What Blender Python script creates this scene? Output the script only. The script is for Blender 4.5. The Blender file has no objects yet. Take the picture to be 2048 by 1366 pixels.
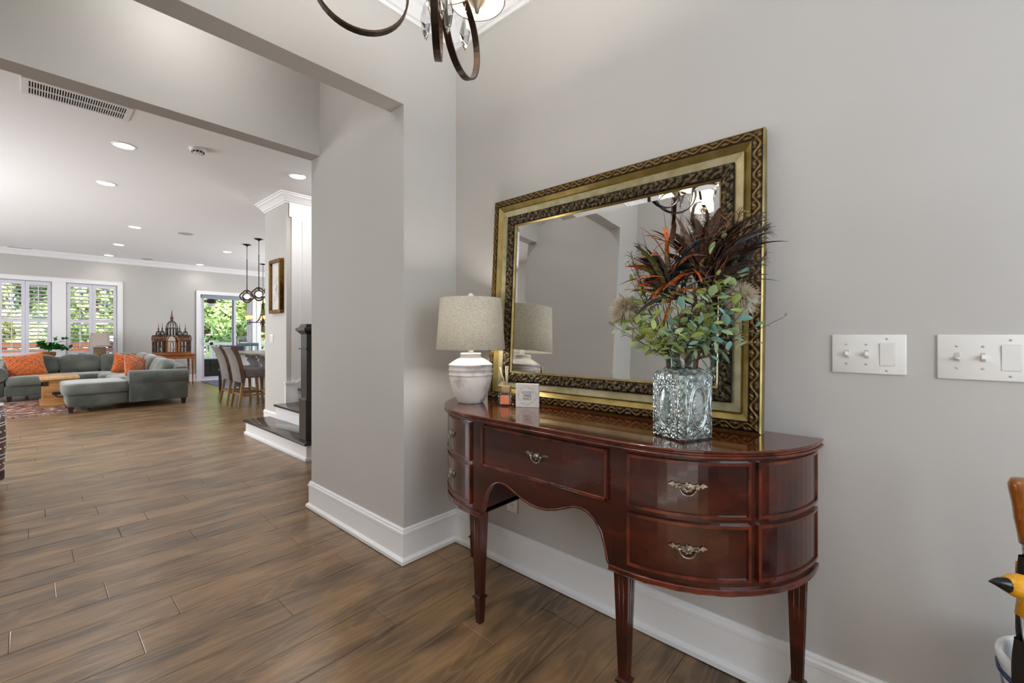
import bpy, bmesh, math, random
from mathutils import Vector, Matrix, Euler, noise
random.seed(7)
R = math.radians
SC = bpy.context.scene
C = SC.collection

# ------------------------------------------------------------ camera
CAM_H = 1.22
YAW = math.atan2(969, 869.4)
cd = bpy.data.cameras.new('camera'); cam = bpy.data.objects.new('camera', cd); C.objects.link(cam)
cam.location = (0, 0, CAM_H); cam.rotation_euler = (R(90), 0, -YAW)
cd.sensor_width = 36; cd.lens = 36 * 869.4 / 2048; cd.shift_y = -13 / 2048; cd.clip_start = 0.02; cd.clip_end = 200
SC.camera = cam

# ------------------------------------------------------------ light and exposure
SC.view_settings.view_transform = 'Standard'; SC.view_settings.look = 'None'
SC.view_settings.gamma = 1.0; SC.view_settings.use_curve_mapping = False
SC.view_settings.exposure = 0.52
try:
    SC.cycles.use_denoising = True
    SC.cycles.max_bounces = 10; SC.cycles.diffuse_bounces = 5; SC.cycles.glossy_bounces = 5
    SC.cycles.transmission_bounces = 8; SC.cycles.transparent_max_bounces = 24
    SC.cycles.sample_clamp_indirect = 4.0; SC.cycles.blur_glossy = 0.6
    SC.cycles.caustics_reflective = False; SC.cycles.caustics_refractive = False
except Exception:
    pass
W = bpy.data.worlds.new('world'); SC.world = W; W.use_nodes = True
bg = W.node_tree.nodes['Background']; bg.inputs[0].default_value = (0.80, 0.90, 1.0, 1); bg.inputs[1].default_value = 2.6

def lamp(name, kind, loc, energy, color=(1, 1, 1), rot=(0, 0, 0), **kw):
    l = bpy.data.lights.new(name, kind); l.energy = energy; l.color = color
    for k, v in kw.items(): setattr(l, k, v)
    o = bpy.data.objects.new(name, l); C.objects.link(o); o.location = loc; o.rotation_euler = rot
    return o
# sun over the roof of the house, lighting the trees behind it
lamp('sun', 'SUN', (0, 0, 12), 7.5, (1, .96, .88), (R(48), 0, R(28)), angle=R(1.0))
# daylight through the glazed front door and its sidelights, behind the camera
lamp('front_door_daylight', 'AREA', (.30, -1.80, 1.62), 14, (.86, .93, 1.0), (R(90), 0, 0), shape='RECTANGLE', size=1.3, size_y=1.35)
# fill lamp added at the windowless left wall of the living room, unseen
lamp('left_fill_light', 'AREA', (-2.55, 10.8, 1.55), 52, (.93, .97, 1.0), (R(90), 0, R(-90)), shape='RECTANGLE', size=3.6, size_y=1.9)
lamp('hall_fill_light', 'AREA', (-2.55, 7.5, 1.55), 100, (.95, .97, 1.0), (R(90), 0, R(-90)), shape='RECTANGLE', size=2.2, size_y=1.9)  # another added fill, out of view, lifting the hall and its ceiling
# extra fill lamp added on the kitchen side, right of the frame
lamp('kitchen_fill_light', 'AREA', (6.45, 10.6, 1.6), 105, (.93, .97, 1.0), (R(90), 0, R(90)), shape='RECTANGLE', size=2.6, size_y=1.5)

# ------------------------------------------------------------ helpers
def px_ray(x, y):
    r = (x - 1024) / 869.4; u = (670 - y) / 869.4; s, c = math.sin(YAW), math.cos(YAW)
    return (s + c * r, c - s * r, u)
def on_floor(x, y, Z=0.0):
    d = px_ray(x, y); t = (Z - CAM_H) / d[2]; return (t * d[0], t * d[1])
def on_x(x, y, X):
    d = px_ray(x, y); t = X / d[0]; return (X, t * d[1], CAM_H + t * d[2])
def on_y(x, y, Y):
    d = px_ray(x, y); t = Y / d[1]; return (t * d[0], Y, CAM_H + t * d[2])
def to_px(X, Y, Z):
    s, c = math.sin(YAW), math.cos(YAW); de = s * X + c * Y
    if de < .05: return None
    return (1024 + 869.4 * (c * X - s * Y) / de, 670 - 869.4 * (Z - CAM_H) / de, de)

def col(h, a=1):
    h = h.lstrip('#'); v = [int(h[i:i + 2], 16) / 255 for i in (0, 2, 4)]
    return tuple((x / 12.92 if x <= .04045 else ((x + .055) / 1.055) ** 2.4) for x in v) + (a,)

MATS = {}
def mat(name, c, rough=.5, metal=0, c2=None, scale=8, stretch=(1, 1, 1), bump=0, bscale=None, coat=0, spec=None,
        emit=None, estr=0, trans=0, ior=1.45, sheen=0, detail=4, contrast=(.35, .65), attr=None, alpha=1, kind='noise', coord='Object', coat_rough=.1):
    m = bpy.data.materials.new(name); m.use_nodes = True; nt = m.node_tree; N = nt.nodes; L = nt.links
    b = N['Principled BSDF']; I = b.inputs
    c = col(c) if isinstance(c, str) else c
    I['Base Color'].default_value = c; I['Roughness'].default_value = rough; I['Metallic'].default_value = metal
    I['IOR'].default_value = ior; I['Transmission Weight'].default_value = trans; I['Coat Weight'].default_value = coat
    I['Coat Roughness'].default_value = coat_rough; I['Alpha'].default_value = alpha; I['Sheen Weight'].default_value = sheen
    if spec is not None: I['Specular IOR Level'].default_value = spec
    if emit: I['Emission Color'].default_value = col(emit) if isinstance(emit, str) else emit; I['Emission Strength'].default_value = estr
    tex = None
    if c2 is not None or bump:
        tc = N.new('ShaderNodeTexCoord'); mp = N.new('ShaderNodeMapping'); mp.inputs['Scale'].default_value = stretch
        L.new(tc.outputs[coord], mp.inputs[0])
        def mk(sc):
            if kind == 'voronoi':
                t = N.new('ShaderNodeTexVoronoi'); t.inputs['Scale'].default_value = sc; o = t.outputs['Distance']
            elif kind == 'wave':
                t = N.new('ShaderNodeTexWave'); t.inputs['Scale'].default_value = sc; t.inputs['Distortion'].default_value = 3.5; t.inputs['Detail'].default_value = 3; o = t.outputs['Fac']
            else:
                t = N.new('ShaderNodeTexNoise'); t.inputs['Scale'].default_value = sc; t.inputs['Detail'].default_value = detail; o = t.outputs['Fac']
            L.new(mp.outputs[0], t.inputs['Vector']); return o
        if c2 is not None:
            o = mk(scale)
            if attr:
                at = N.new('ShaderNodeAttribute'); at.attribute_name = attr; o = at.outputs['Fac']
            rp = N.new('ShaderNodeValToRGB'); rp.color_ramp.elements[0].position = contrast[0]; rp.color_ramp.elements[1].position = contrast[1]
            rp.color_ramp.elements[0].color = c; rp.color_ramp.elements[1].color = col(c2) if isinstance(c2, str) else c2
            L.new(o, rp.inputs[0]); L.new(rp.outputs[0], I['Base Color'])
        if bump:
            o = mk(bscale or scale); bp = N.new('ShaderNodeBump'); bp.inputs['Strength'].default_value = bump; bp.inputs['Distance'].default_value = .01
            L.new(o, bp.inputs['Height']); L.new(bp.outputs[0], I['Normal'])
    MATS[name] = m
    return m

class MB:
    """collects geometry; build() links it as one mesh object"""
    def __init__(s): s.v = []; s.f = []; s.sm = []
    def add(s, vs, fs, smooth=False):
        o = len(s.v); s.v += [tuple(p) for p in vs]; s.f += [tuple(i + o for i in f) for f in fs]; s.sm += [smooth] * len(fs); return s
    def box(s, a, b, M=None):
        (x0, y0, z0), (x1, y1, z1) = a, b
        vs = [Vector(p) for p in ((x0, y0, z0), (x1, y0, z0), (x1, y1, z0), (x0, y1, z0), (x0, y0, z1), (x1, y0, z1), (x1, y1, z1), (x0, y1, z1))]
        if M: vs = [M @ p for p in vs]
        return s.add(vs, [(0, 3, 2, 1), (4, 5, 6, 7), (0, 1, 5, 4), (1, 2, 6, 5), (2, 3, 7, 6), (3, 0, 4, 7)])
    def taper(s, c0, h0, c1, h1):
        """square frustum: centre, (hx,hy) at both ends"""
        vs = []
        for c, h in ((c0, h0), (c1, h1)):
            hx, hy = (h, h) if not isinstance(h, tuple) else h
            vs += [(c[0] - hx, c[1] - hy, c[2]), (c[0] + hx, c[1] - hy, c[2]), (c[0] + hx, c[1] + hy, c[2]), (c[0] - hx, c[1] + hy, c[2])]
        return s.add(vs, [(0, 3, 2, 1), (4, 5, 6, 7), (0, 1, 5, 4), (1, 2, 6, 5), (2, 3, 7, 6), (3, 0, 4, 7)])
    def lathe(s, prof, c=(0, 0, 0), n=24, cap=True, M=None, smooth=True):
        vs = []; fs = []
        for r, z in prof:
            for i in range(n):
                a = 2 * math.pi * i / n; p = Vector((r * math.cos(a), r * math.sin(a), z))
                if M: p = M @ p
                vs.append((p.x + c[0], p.y + c[1], p.z + c[2]))
        for k in range(len(prof) - 1):
            for i in range(n):
                j = (i + 1) % n; fs.append((k * n + i, k * n + j, (k + 1) * n + j, (k + 1) * n + i))
        s.add(vs, fs, smooth)
        if cap:
            o = len(s.v) - len(vs)
            if prof[0][0] > 1e-4: s.f.append(tuple(o + i for i in reversed(range(n)))); s.sm.append(False)
            if prof[-1][0] > 1e-4: s.f.append(tuple(o + (len(prof) - 1) * n + i for i in range(n))); s.sm.append(False)
        return s
    def tube(s, pts, r, n=8, closed=False, cap=True, flat=None, smooth=True):
        """tube along pts; r number or list; flat=(normal vector, half thickness) gives a flat band"""
        pts = [Vector(p) for p in pts]; m = len(pts); vs = []; fs = []
        up = Vector((0, 0, 1))
        for k, p in enumerate(pts):
            if closed: t = pts[(k + 1) % m] - pts[k - 1]
            else: t = pts[min(k + 1, m - 1)] - pts[max(k - 1, 0)]
            t = t.normalized() if t.length > 1e-9 else Vector((0, 0, 1))
            if flat: a = Vector(flat[0]).normalized(); b = t.cross(a).normalized()
            else:
                a = t.cross(up)
                if a.length < 1e-3: a = t.cross(Vector((1, 0, 0)))
                a.normalize(); b = a.cross(t).normalized(); up = b
            rr = r[k] if isinstance(r, (list, tuple)) else r
            if flat:
                for sa, sb in ((-1, -1), (1, -1), (1, 1), (-1, 1)): vs.append(p + a * sa * rr + b * sb * flat[1])
            else:
                for i in range(n):
                    w = 2 * math.pi * i / n; vs.append(p + (a * math.cos(w) + b * math.sin(w)) * rr)
        n = 4 if flat else n
        for k in range(m if closed else m - 1):
            q = (k + 1) % m
            for i in range(n):
                j = (i + 1) % n; fs.append((k * n + i, k * n + j, q * n + j, q * n + i))
        s.add(vs, fs, smooth and not flat)
        if cap and not closed:
            o = len(s.v) - len(vs); s.f += [tuple(o + i for i in reversed(range(n))), tuple(o + (m - 1) * n + i for i in range(n))]; s.sm += [False, False]
        return s
    def sphere(s, c, r, n=12, m=8, sc=(1, 1, 1), M=None):
        prof = [(max(1e-5, math.sin(math.pi * k / m)), -math.cos(math.pi * k / m)) for k in range(m + 1)]
        vs = []; fs = []
        for a, z in prof:
            for i in range(n):
                w = 2 * math.pi * i / n; p = Vector((a * math.cos(w) * r * sc[0], a * math.sin(w) * r * sc[1], z * r * sc[2]))
                if M: p = M @ p
                vs.append((p.x + c[0], p.y + c[1], p.z + c[2]))
        for k in range(m):
            for i in range(n):
                j = (i + 1) % n; fs.append((k * n + i, k * n + j, (k + 1) * n + j, (k + 1) * n + i))
        return s.add(vs, fs, True)
    def prism(s, poly, lo, hi, axis='z', M=None):
        """extrude a polygon; poly in the two other axes"""
        def P(a, b, h):
            p = {'z': (a, b, h), 'x': (h, a, b), 'y': (a, h, b)}[axis]; return M @ Vector(p) if M else p
        n = len(poly); vs = [P(a, b, lo) for a, b in poly] + [P(a, b, hi) for a, b in poly]
        fs = [tuple(reversed(range(n))), tuple(range(n, 2 * n))] + [(i, (i + 1) % n, n + (i + 1) % n, n + i) for i in range(n)]
        return s.add(vs, fs)
    def profile(s, path, prof, closed=False):
        """sweep prof [(out, z)] along path [(x, y, nx, ny)] of mitred points"""
        vs = []; m = len(prof)
        for x, y, nx, ny in path:
            for o, z in prof: vs.append((x + nx * o, y + ny * o, z))
        fs = []
        k = len(path)
        for i in range(k if closed else k - 1):
            j = (i + 1) % k
            for q in range(m - 1): fs.append((i * m + q, j * m + q, j * m + q + 1, i * m + q + 1))
        s.add(vs, fs)
        if not closed:
            o = len(s.v) - len(vs); s.f += [tuple(o + q for q in range(m)), tuple(o + (k - 1) * m + q for q in reversed(range(m)))]; s.sm += [False, False]
        return s
    def build(s, name, material, parent=None, world=True, bevel=0, seg=2, fix=True, sub=0):
        me = bpy.data.meshes.new(name); vs = s.v
        if parent is not None and world:
            o = parent_loc(parent); vs = [(x - o[0], y - o[1], z - o[2]) for x, y, z in vs]
        me.from_pydata(vs, [], s.f)
        me.polygons.foreach_set('use_smooth', s.sm)
        if fix or bevel:
            bm = bmesh.new(); bm.from_mesh(me)
            if fix: bmesh.ops.recalc_face_normals(bm, faces=bm.faces)
            if bevel:
                bmesh.ops.remove_doubles(bm, verts=bm.verts, dist=1e-5)
                es = [e for e in bm.edges if len(e.link_faces) == 2 and e.calc_face_angle(0) > .5]
                bmesh.ops.bevel(bm, geom=es, offset=bevel, segments=seg, profile=.5, affect='EDGES', clamp_overlap=True)
                if seg > 1:
                    for f in bm.faces: f.smooth = True
            bm.to_mesh(me); bm.free()
            if bevel and seg > 1:
                try: me.set_sharp_from_angle(angle=R(50))
                except Exception: pass
        m = MATS[material] if isinstance(material, str) else material
        me.materials.append(m)
        ob = bpy.data.objects.new(name, me); C.objects.link(ob)
        if parent is not None: ob.parent = parent
        if sub:
            md = ob.modifiers.new('sub', 'SUBSURF'); md.levels = sub; md.render_levels = sub
        return ob

def parent_loc(o):
    l = Vector(o.location); p = o.parent
    while p is not None: l += Vector(p.location); p = p.parent
    return l
def tag(o, label, cat, group=None):
    o['label'] = label; o['category'] = cat
    if group: o['group'] = group
    return o
def thing(name, label, cat, loc=(0, 0, 0), rz=0, group=None):
    o = bpy.data.objects.new(name, None); C.objects.link(o); o.location = loc; o.rotation_euler = (0, 0, rz); o.empty_display_size = .05
    return tag(o, label, cat, group)
def struct(o): o['kind'] = 'structure'; return o
def copy_tree(o, parent=None):
    c = o.copy(); C.objects.link(c); c.parent = parent
    for ch in o.children: copy_tree(ch, c)
    return c
def tocurve(n, f): return [f(i / (n - 1)) for i in range(n)]
def bez(p0, p1, p2, p3, n=10):
    out = []
    for i in range(n):
        t = i / (n - 1); u = 1 - t
        out.append(Vector(p0) * u ** 3 + Vector(p1) * 3 * u * u * t + Vector(p2) * 3 * u * t * t + Vector(p3) * t ** 3)
    return out

# ------------------------------------------------------------ materials
mat('wall_paint', '#c2bfbb', .62, bump=.03, bscale=260, c2='#c6c3bf', scale=1.2)
mat('ceiling_paint', '#f7f7f8', .7, bump=.02, bscale=200)
mat('trim_white', '#f3f3f4', .32)
mat('white_plastic', '#eceae6', .28)
mat('dark_gap', '#151210', .8)
mat('subfloor', '#2b1e14', .8)
mat('stair_dark', '#33271f', .22, c2='#251c17', scale=9, stretch=(1, .12, 1), coat=.3)
mat('newel_dark', '#241f1d', .30, c2='#332a25', scale=10, stretch=(1, 1, .1), coat=.3)
mat('screw', '#cbc8c2', .35, metal=.3)
mat('can_light', '#ffffff', .5, emit='#fff6e8', estr=6)
mat('glass_clear', '#ffffff', .02)
def glass_thin(name, tint=(1, 1, 1, 1), fac=.08, rough=.02):
    m = bpy.data.materials.new(name); m.use_nodes = True; nt = m.node_tree; nt.nodes.clear()
    o = nt.nodes.new('ShaderNodeOutputMaterial'); t = nt.nodes.new('ShaderNodeBsdfTransparent'); g = nt.nodes.new('ShaderNodeBsdfGlossy'); x = nt.nodes.new('ShaderNodeMixShader')
    f = nt.nodes.new('ShaderNodeFresnel'); f.inputs[0].default_value = 1.45
    t.inputs[0].default_value = tint; g.inputs['Roughness'].default_value = rough; ad = nt.nodes.new('ShaderNodeMath'); ad.operation = 'MULTIPLY_ADD'
    ad.inputs[1].default_value = 1.0; ad.inputs[2].default_value = fac
    nt.links.new(f.outputs[0], ad.inputs[0]); nt.links.new(ad.outputs[0], x.inputs[0])
    nt.links.new(t.outputs[0], x.inputs[1]); nt.links.new(g.outputs[0], x.inputs[2]); nt.links.new(x.outputs[0], o.inputs[0]); MATS[name] = m; return m
glass_thin('window_glass', (.96, .99, .98, 1), 0.0)
glass_thin('green_glass', (.72, .86, .80, 1), .12, .03)
glass_thin('crystal', (.985, .985, .985, 1), .14, .02)
glass_thin('bottle_glass', (.95, .95, .92, 1), .08, .02)

def plank_material():
    m = bpy.data.materials.new('plank_wood'); m.use_nodes = True; nt = m.node_tree; N = nt.nodes; L = nt.links; b = N['Principled BSDF']
    g = N.new('ShaderNodeNewGeometry'); add = N.new('ShaderNodeVectorMath'); add.operation = 'MULTIPLY_ADD'
    rv = N.new('ShaderNodeCombineXYZ'); L.new(g.outputs['Random Per Island'], rv.inputs[0]); L.new(g.outputs['Random Per Island'], rv.inputs[1])
    sc = N.new('ShaderNodeVectorMath'); sc.operation = 'SCALE'; sc.inputs[3].default_value = 37.0; L.new(rv.outputs[0], sc.inputs[0])
    L.new(g.outputs['Position'], add.inputs[0]); add.inputs[1].default_value = (1, 1, 1); L.new(sc.outputs[0], add.inputs[2])
    def nz(scl, st, det=4, dist=0):
        mp = N.new('ShaderNodeMapping'); mp.inputs['Scale'].default_value = st; L.new(add.outputs[0], mp.inputs[0])
        t = N.new('ShaderNodeTexNoise'); t.inputs['Scale'].default_value = scl; t.inputs['Detail'].default_value = det; t.inputs['Distortion'].default_value = dist
        L.new(mp.outputs[0], t.inputs['Vector']); return t.outputs['Fac']
    blot = nz(2.2, (1.0, 3.0, 1), 3, .6); grain = nz(26, (.12, 1.6, 1), 4, .5)
    # cathedral figure: bands of a stretched noise field
    fld = nz(1.6, (.55, 3.4, 1), 2, .3); mul = N.new('ShaderNodeMath'); mul.operation = 'MULTIPLY'; mul.inputs[1].default_value = 46.0; L.new(fld, mul.inputs[0])
    sn = N.new('ShaderNodeMath'); sn.operation = 'SINE'; L.new(mul.outputs[0], sn.inputs[0])
    pw = N.new('ShaderNodeMath'); pw.operation = 'POWER'; ab = N.new('ShaderNodeMath'); ab.operation = 'ABSOLUTE'; L.new(sn.outputs[0], ab.inputs[0]); L.new(ab.outputs[0], pw.inputs[0]); pw.inputs[1].default_value = 12.0
    r1 = N.new('ShaderNodeValToRGB'); r1.color_ramp.elements[0].position = .33; r1.color_ramp.elements[1].position = .68
    r1.color_ramp.elements[0].color = col('#5c4731'); r1.color_ramp.elements[1].color = col('#99764e'); L.new(blot, r1.inputs[0])
    x1 = N.new('ShaderNodeMix'); x1.data_type = 'RGBA'; x1.blend_type = 'MULTIPLY'; x1.inputs[0].default_value = .45
    r2 = N.new('ShaderNodeValToRGB'); r2.color_ramp.elements[0].position = .3; r2.color_ramp.elements[1].position = .7; r2.color_ramp.elements[0].color = (.45, .42, .4, 1); r2.color_ramp.elements[1].color = (1.1, 1.08, 1.05, 1)
    L.new(grain, r2.inputs[0]); L.new(r1.outputs[0], x1.inputs[6]); L.new(r2.outputs[0], x1.inputs[7])
    x2 = N.new('ShaderNodeMix'); x2.data_type = 'RGBA'; x2.blend_type = 'MIX'; L.new(x1.outputs[2], x2.inputs[6]); x2.inputs[7].default_value = col('#b8935f')
    m3 = N.new('ShaderNodeMath'); m3.operation = 'MULTIPLY'; m3.inputs[1].default_value = .22; L.new(pw.outputs[0], m3.inputs[0]); L.new(m3.outputs[0], x2.inputs[0])
    hv = N.new('ShaderNodeHueSaturation'); mr = N.new('ShaderNodeMapRange'); mr.inputs[3].default_value = .80; mr.inputs[4].default_value = 1.22
    L.new(g.outputs['Random Per Island'], mr.inputs[0]); L.new(mr.outputs[0], hv.inputs['Value']); L.new(x2.outputs[2], hv.inputs['Color']); hv.inputs['Saturation'].default_value = .92
    L.new(hv.outputs[0], b.inputs['Base Color'])
    b.inputs['Roughness'].default_value = .29; b.inputs['Specular IOR Level'].default_value = .55
    bp = N.new('ShaderNodeBump'); bp.inputs['Strength'].default_value = .12; bp.inputs['Distance'].default_value = .004; L.new(grain, bp.inputs['Height']); L.new(bp.outputs[0], b.inputs['Normal'])
    MATS['plank_wood'] = m
plank_material()

# ------------------------------------------------------------ setting: sizes (metres)
XW, YC, XA = 1.71, 1.985, 1.345          # right wall, end wall of the foyer, jamb face of the passage
YB1, YF0, YF1 = 2.112, 2.990, 3.117      # back of near header, far header
ZH, ZC = 2.455, 3.04                     # header underside, ceiling
XL, XJ = -.64, -.30                      # left wall of foyer, left jamb of the passage
YW, YD = 13.85, -1.85                    # far wall, front door wall
XLL, XRR = -2.6, 6.5                     # living room side walls

def wall(name, boxes, material='wall_paint'):
    m = MB()
    for a, b in boxes: m.box(a, b)
    return struct(m.build(name, material))

floor = struct(MB().box((XLL - .2, YD - .2, -.12), (XRR + .2, YW + .1, -.012)).build('floor', 'subfloor'))
wall('wall_right', [((XW, YD, 0), (XW + .15, YF1, ZC))])
wall('wall_end', [((XA, YC, 0), (XW, YF1, ZC)), ((XL, YC, 0), (XJ, YF1, ZC)), ((XJ, YC, ZH), (XA, YB1, ZC)), ((XJ, YF0, ZH), (XA, YF1, ZC))])
wall('wall_left', [((XL - .15, YD, 0), (XL, YF1, ZC))])
# front door wall with its glazed opening
wall('wall_front', [((XL - .15, YD - .15, 0), (-.35, YD, ZC)), ((1.35, YD - .15, 0), (XW + .15, YD, ZC)), ((-.35, YD - .15, 2.35), (1.35, YD, ZC)), ((-.35, YD - .15, 0), (1.35, YD, .90))])
wall('wall_hall_left', [((XLL - .15, YF1, 0), (XLL, YW, ZC)), ((XLL - .15, YF1 - .15, 0), (XL - .15, YF1, ZC))])
wall('wall_hall_right', [((XRR, YF1, 0), (XRR + .15, YW, ZC)), ((XW + .15, YF1 - .15, 0), (XRR + .15, YF1, ZC))])
struct(MB().box((XLL - .3, YD - .3, ZC), (XRR + .3, YW + .12, ZC + .2)).build('ceiling', 'ceiling_paint'))

# stub wall beside the stair, and the stair's far side wall
XS, YS0, YS1 = 2.215, 5.86, 6.62
wall('wall_stair', [((XS, YS0 + .012, 0), (XS + .16, YS1, ZC)), ((XS + .16, YS0 + .012, 0), (6.5, YS0 + .14, ZC))])

# far wall with openings: two shuttered windows and the sliding door
WZ0, WZ1 = .75, 2.385
WIN = [(-1.52, -.62), (-.55 + .11, .345), (.58, 1.42)]
WIN = [(-.42, .355), (.575, 1.42)]
DX0, DX1, DZ1 = 3.06, 4.30, 2.30
NX0, NX1, NZ0, NZ1 = 4.50, 5.30, .75, 2.30
bx = [((XLL - .15, YW, 0), (WIN[0][0], YW + .16, ZC)), ((WIN[0][1], YW, 0), (WIN[1][0], YW + .16, ZC)), ((WIN[1][1], YW, 0), (DX0, YW + .16, ZC)),
      ((DX1, YW, 0), (NX0, YW + .16, ZC)), ((NX1, YW, 0), (XRR + .15, YW + .16, ZC)), ((DX0, YW, DZ1), (DX1, YW + .16, ZC)),
      ((NX0, YW, 0), (NX1, YW + .16, NZ0)), ((NX0, YW, NZ1), (NX1, YW + .16, ZC))]
for a, b in WIN: bx += [((a, YW, 0), (b, YW + .16, WZ0)), ((a, YW, WZ1), (b, YW + .16, ZC))]
wall('wall_far', bx)

# baseboards: tall board, cap, shoe
BB = [(.0, .185), (.006, .185), (.012, .178), (.012, .170), (.018, .164), (.018, .150), (.014, .146), (.014, .034), (.030, .022), (.030, .004), (.0, .004)]
BB = [(o, z) for o, z in BB]
s2 = 1
def baseboard(name, path):
    return struct(MB().profile(path, BB).build(name, 'trim_white'))
# path points carry the mitre direction (outward, scaled)
baseboard('baseboard_right', [(XW, YD, -1, 0), (XW, YC, -1, -1)])
baseboard('baseboard_end', [(XW, YC, -1, -1), (XA, YC, -1, -1), (XA, YF1, -1, 1), (XW, YF1, 0, 1)])
baseboard('baseboard_left', [(XL, YD, 1, 0), (XL, YC, 1, -1), (XJ, YC, 1, -1), (XJ, YF1, 1, 1), (XL, YF1, 0, 1)])
baseboard('baseboard_far', [(1.62, YW, 0, -1), (DX0 - .09, YW, 0, -1)])
baseboard('baseboard_stair', [(XS, YS0 + .10, -1, 0), (XS, YS1, -1, 1), (XS + .16, YS1, 1, 1)])

# crown mouldings
CR = [(0, -.125), (.012, -.125), (.016, -.108), (.028, -.104), (.034, -.088), (.060, -.052), (.080, -.036), (.086, -.020), (.100, -.014), (.100, 0)]
CRP = [(o, ZC + z - .0005) for o, z in CR]
def crown(name, path, closed=False): return struct(MB().profile(path, CRP, closed).build(name, 'trim_white'))
crown('trim_1', [(XW, YD, -1, 0), (XW, YC, -1, -1), (XL, YC, 1, -1), (XL, YD, 1, 0)])
crown('trim_2', [(XLL, YW, 1, -1), (XRR, YW, -1, -1)])
crown('trim_3', [(XS + .16, YS1 + .0, 1, 1), (XS, YS1, -1, 1), (XS, YS0 + .012, -1, -1), (XS + .16, YS0 + .012, -0, -1), (XS + .30, YS0 + .012, 0, -1)])

# floor planks, laid across the passage
PW = .1925
Y0 = on_floor(0, 1229.5)[1]
row0 = int((YD - Y0) / PW) - 1
nrows = int((YW - Y0) / PW) + 1
joints = {}
for x, y in ((386, 1069.6), (594, 1084.6), (291.7, 1032), (523.4, 1028.8), (373, 995.8), (194, 1020), (165, 996.6), (146, 1111), (57, 1068), (90, 1026.7), (109.4, 1179),
             (212.4, 1179.8), (351.8, 1209), (568, 1211), (491, 967.5), (403, 961), (206, 952.5), (687, 1119), (774.6, 1236), (887, 1117.7)):
    X, Y = on_floor(x, y); joints.setdefault(math.floor((Y - Y0) / PW), []).append(X)
planks = []
rp = random.Random(11)
for r in range(row0, nrows + 1):
    y0 = Y0 + r * PW
    xlo, xhi = (XLL, XRR) if y0 > YF1 - .05 else (XL, XW)
    js = sorted(joints.get(r, []))
    cuts = []
    if js:
        x = js[0]
        while x > xlo: cuts.append(x); x -= rp.uniform(.75, 1.55)
        for q in js[1:]: cuts.append(q)
        x = js[-1] + rp.uniform(.75, 1.55)
    else: x = xlo + rp.uniform(.1, 1.3)
    while x < xhi: cuts.append(x); x += rp.uniform(.75, 1.55)
    cuts = sorted(set([xlo] + [q for q in cuts if xlo + .08 < q < xhi - .08] + [xhi]))
    for a, b in zip(cuts, cuts[1:]): planks.append((a, b, max(y0, YD), min(y0 + PW, YW)))
def plank_geo(m, a, b, c, d):
    if d - c < .02: return
    e = .0024; g = .0007
    vs = [(a + g, c + g, -.010), (b - g, c + g, -.010), (b - g, d - g, -.010), (a + g, d - g, -.010),
          (a + g, c + g, -.0016), (b - g, c + g, -.0016), (b - g, d - g, -.0016), (a + g, d - g, -.0016),
          (a + g + e, c + g + e, 0), (b - g - e, c + g + e, 0), (b - g - e, d - g - e, 0), (a + g + e, d - g - e, 0)]
    m.add(vs, [(8, 9, 10, 11), (4, 5, 9, 8), (5, 6, 10, 9), (6, 7, 11, 10), (7, 4, 8, 11), (0, 1, 5, 4), (1, 2, 6, 5), (2, 3, 7, 6), (3, 0, 4, 7)])
def plank_rank(p):
    best = 9e9; a, b, c, d = p
    for i in range(5):
        for y in (c, (c + d) / 2, d):
            q = to_px(a + (b - a) * i / 4, y, 0)
            if q and -20 < q[0] < 2068 and q[1] < 1400 and not (y > YF1 and q[0] > 640) and not (YC < y < YF1 and a > XA) : best = min(best, q[2])
    return best
ranked = sorted(planks, key=plank_rank)
field = MB()
for i, p in enumerate(ranked):
    if i < 290 and plank_rank(p) < 1e9:
        m = MB(); plank_geo(m, *p)
        if m.f: m.build('plank', 'plank_wood', floor, fix=False)
    else: plank_geo(field, *p)
fo = field.build('plank_field', 'plank_wood', floor, fix=False); fo['kind'] = 'stuff'
# ============================================================ foyer things
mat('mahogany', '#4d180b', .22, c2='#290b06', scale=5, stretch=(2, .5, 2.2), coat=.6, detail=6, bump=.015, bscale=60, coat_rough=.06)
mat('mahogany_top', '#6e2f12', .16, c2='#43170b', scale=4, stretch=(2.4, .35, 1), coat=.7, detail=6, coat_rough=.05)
mat('mahogany_edge', '#3a1309', .25, c2='#6b2b16', scale=14, coat=.5)
mat('pewter', '#b9b0a2', .34, metal=.85, c2='#6f675c', scale=60)
mat('lamp_linen', '#e2dfd6', .85, c2='#c6c1b5', scale=90, stretch=(1, 1, 3.0), bump=.25, bscale=160, sheen=.2)
mat('lamp_ceramic', '#eae4dd', .6, c2='#9d9299', scale=11, bump=.18, bscale=40, contrast=(.50, .74))
mat('lamp_white', '#f2efeb', .4)
mat('oil', '#e9dcc0', .05, trans=.0)
mat('diffuser_wood', '#b99a70', .6, c2='#a5855c', scale=40, stretch=(1, 1, .2))
mat('reed', '#dcc6a4', .7)
mat('coral_paper', '#f08a64', .7, c2='#f39c7a', scale=30)
mat('sign_board', '#e6e1dd', .6, c2='#dcd6d0', scale=20)
mat('ink_dark', '#4a4d49', .8)
mat('ink_green', '#6d7a6b', .8)
mat('ink_pink', '#c3a9a2', .8)
mat('vase_silver', '#cfdad9', .13, metal=.80, c2='#7f8e8b', scale=60, bump=.28, bscale=100, kind='voronoi', contrast=(.1, .75))
mat('vase_relief', '#c9d4d4', .12, metal=.85, bump=.3, bscale=60)
mat('bronze', '#2c241e', .34, metal=.75, c2='#413227', scale=20)
mat('bronze_light', '#8b8072', .4, metal=.5)
mat('shade_glow', '#fff6e4', .8, emit='#fff0d6', estr=1.6)
mat('bulb', '#ffffff', .5, emit='#fff1da', estr=14)
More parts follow.
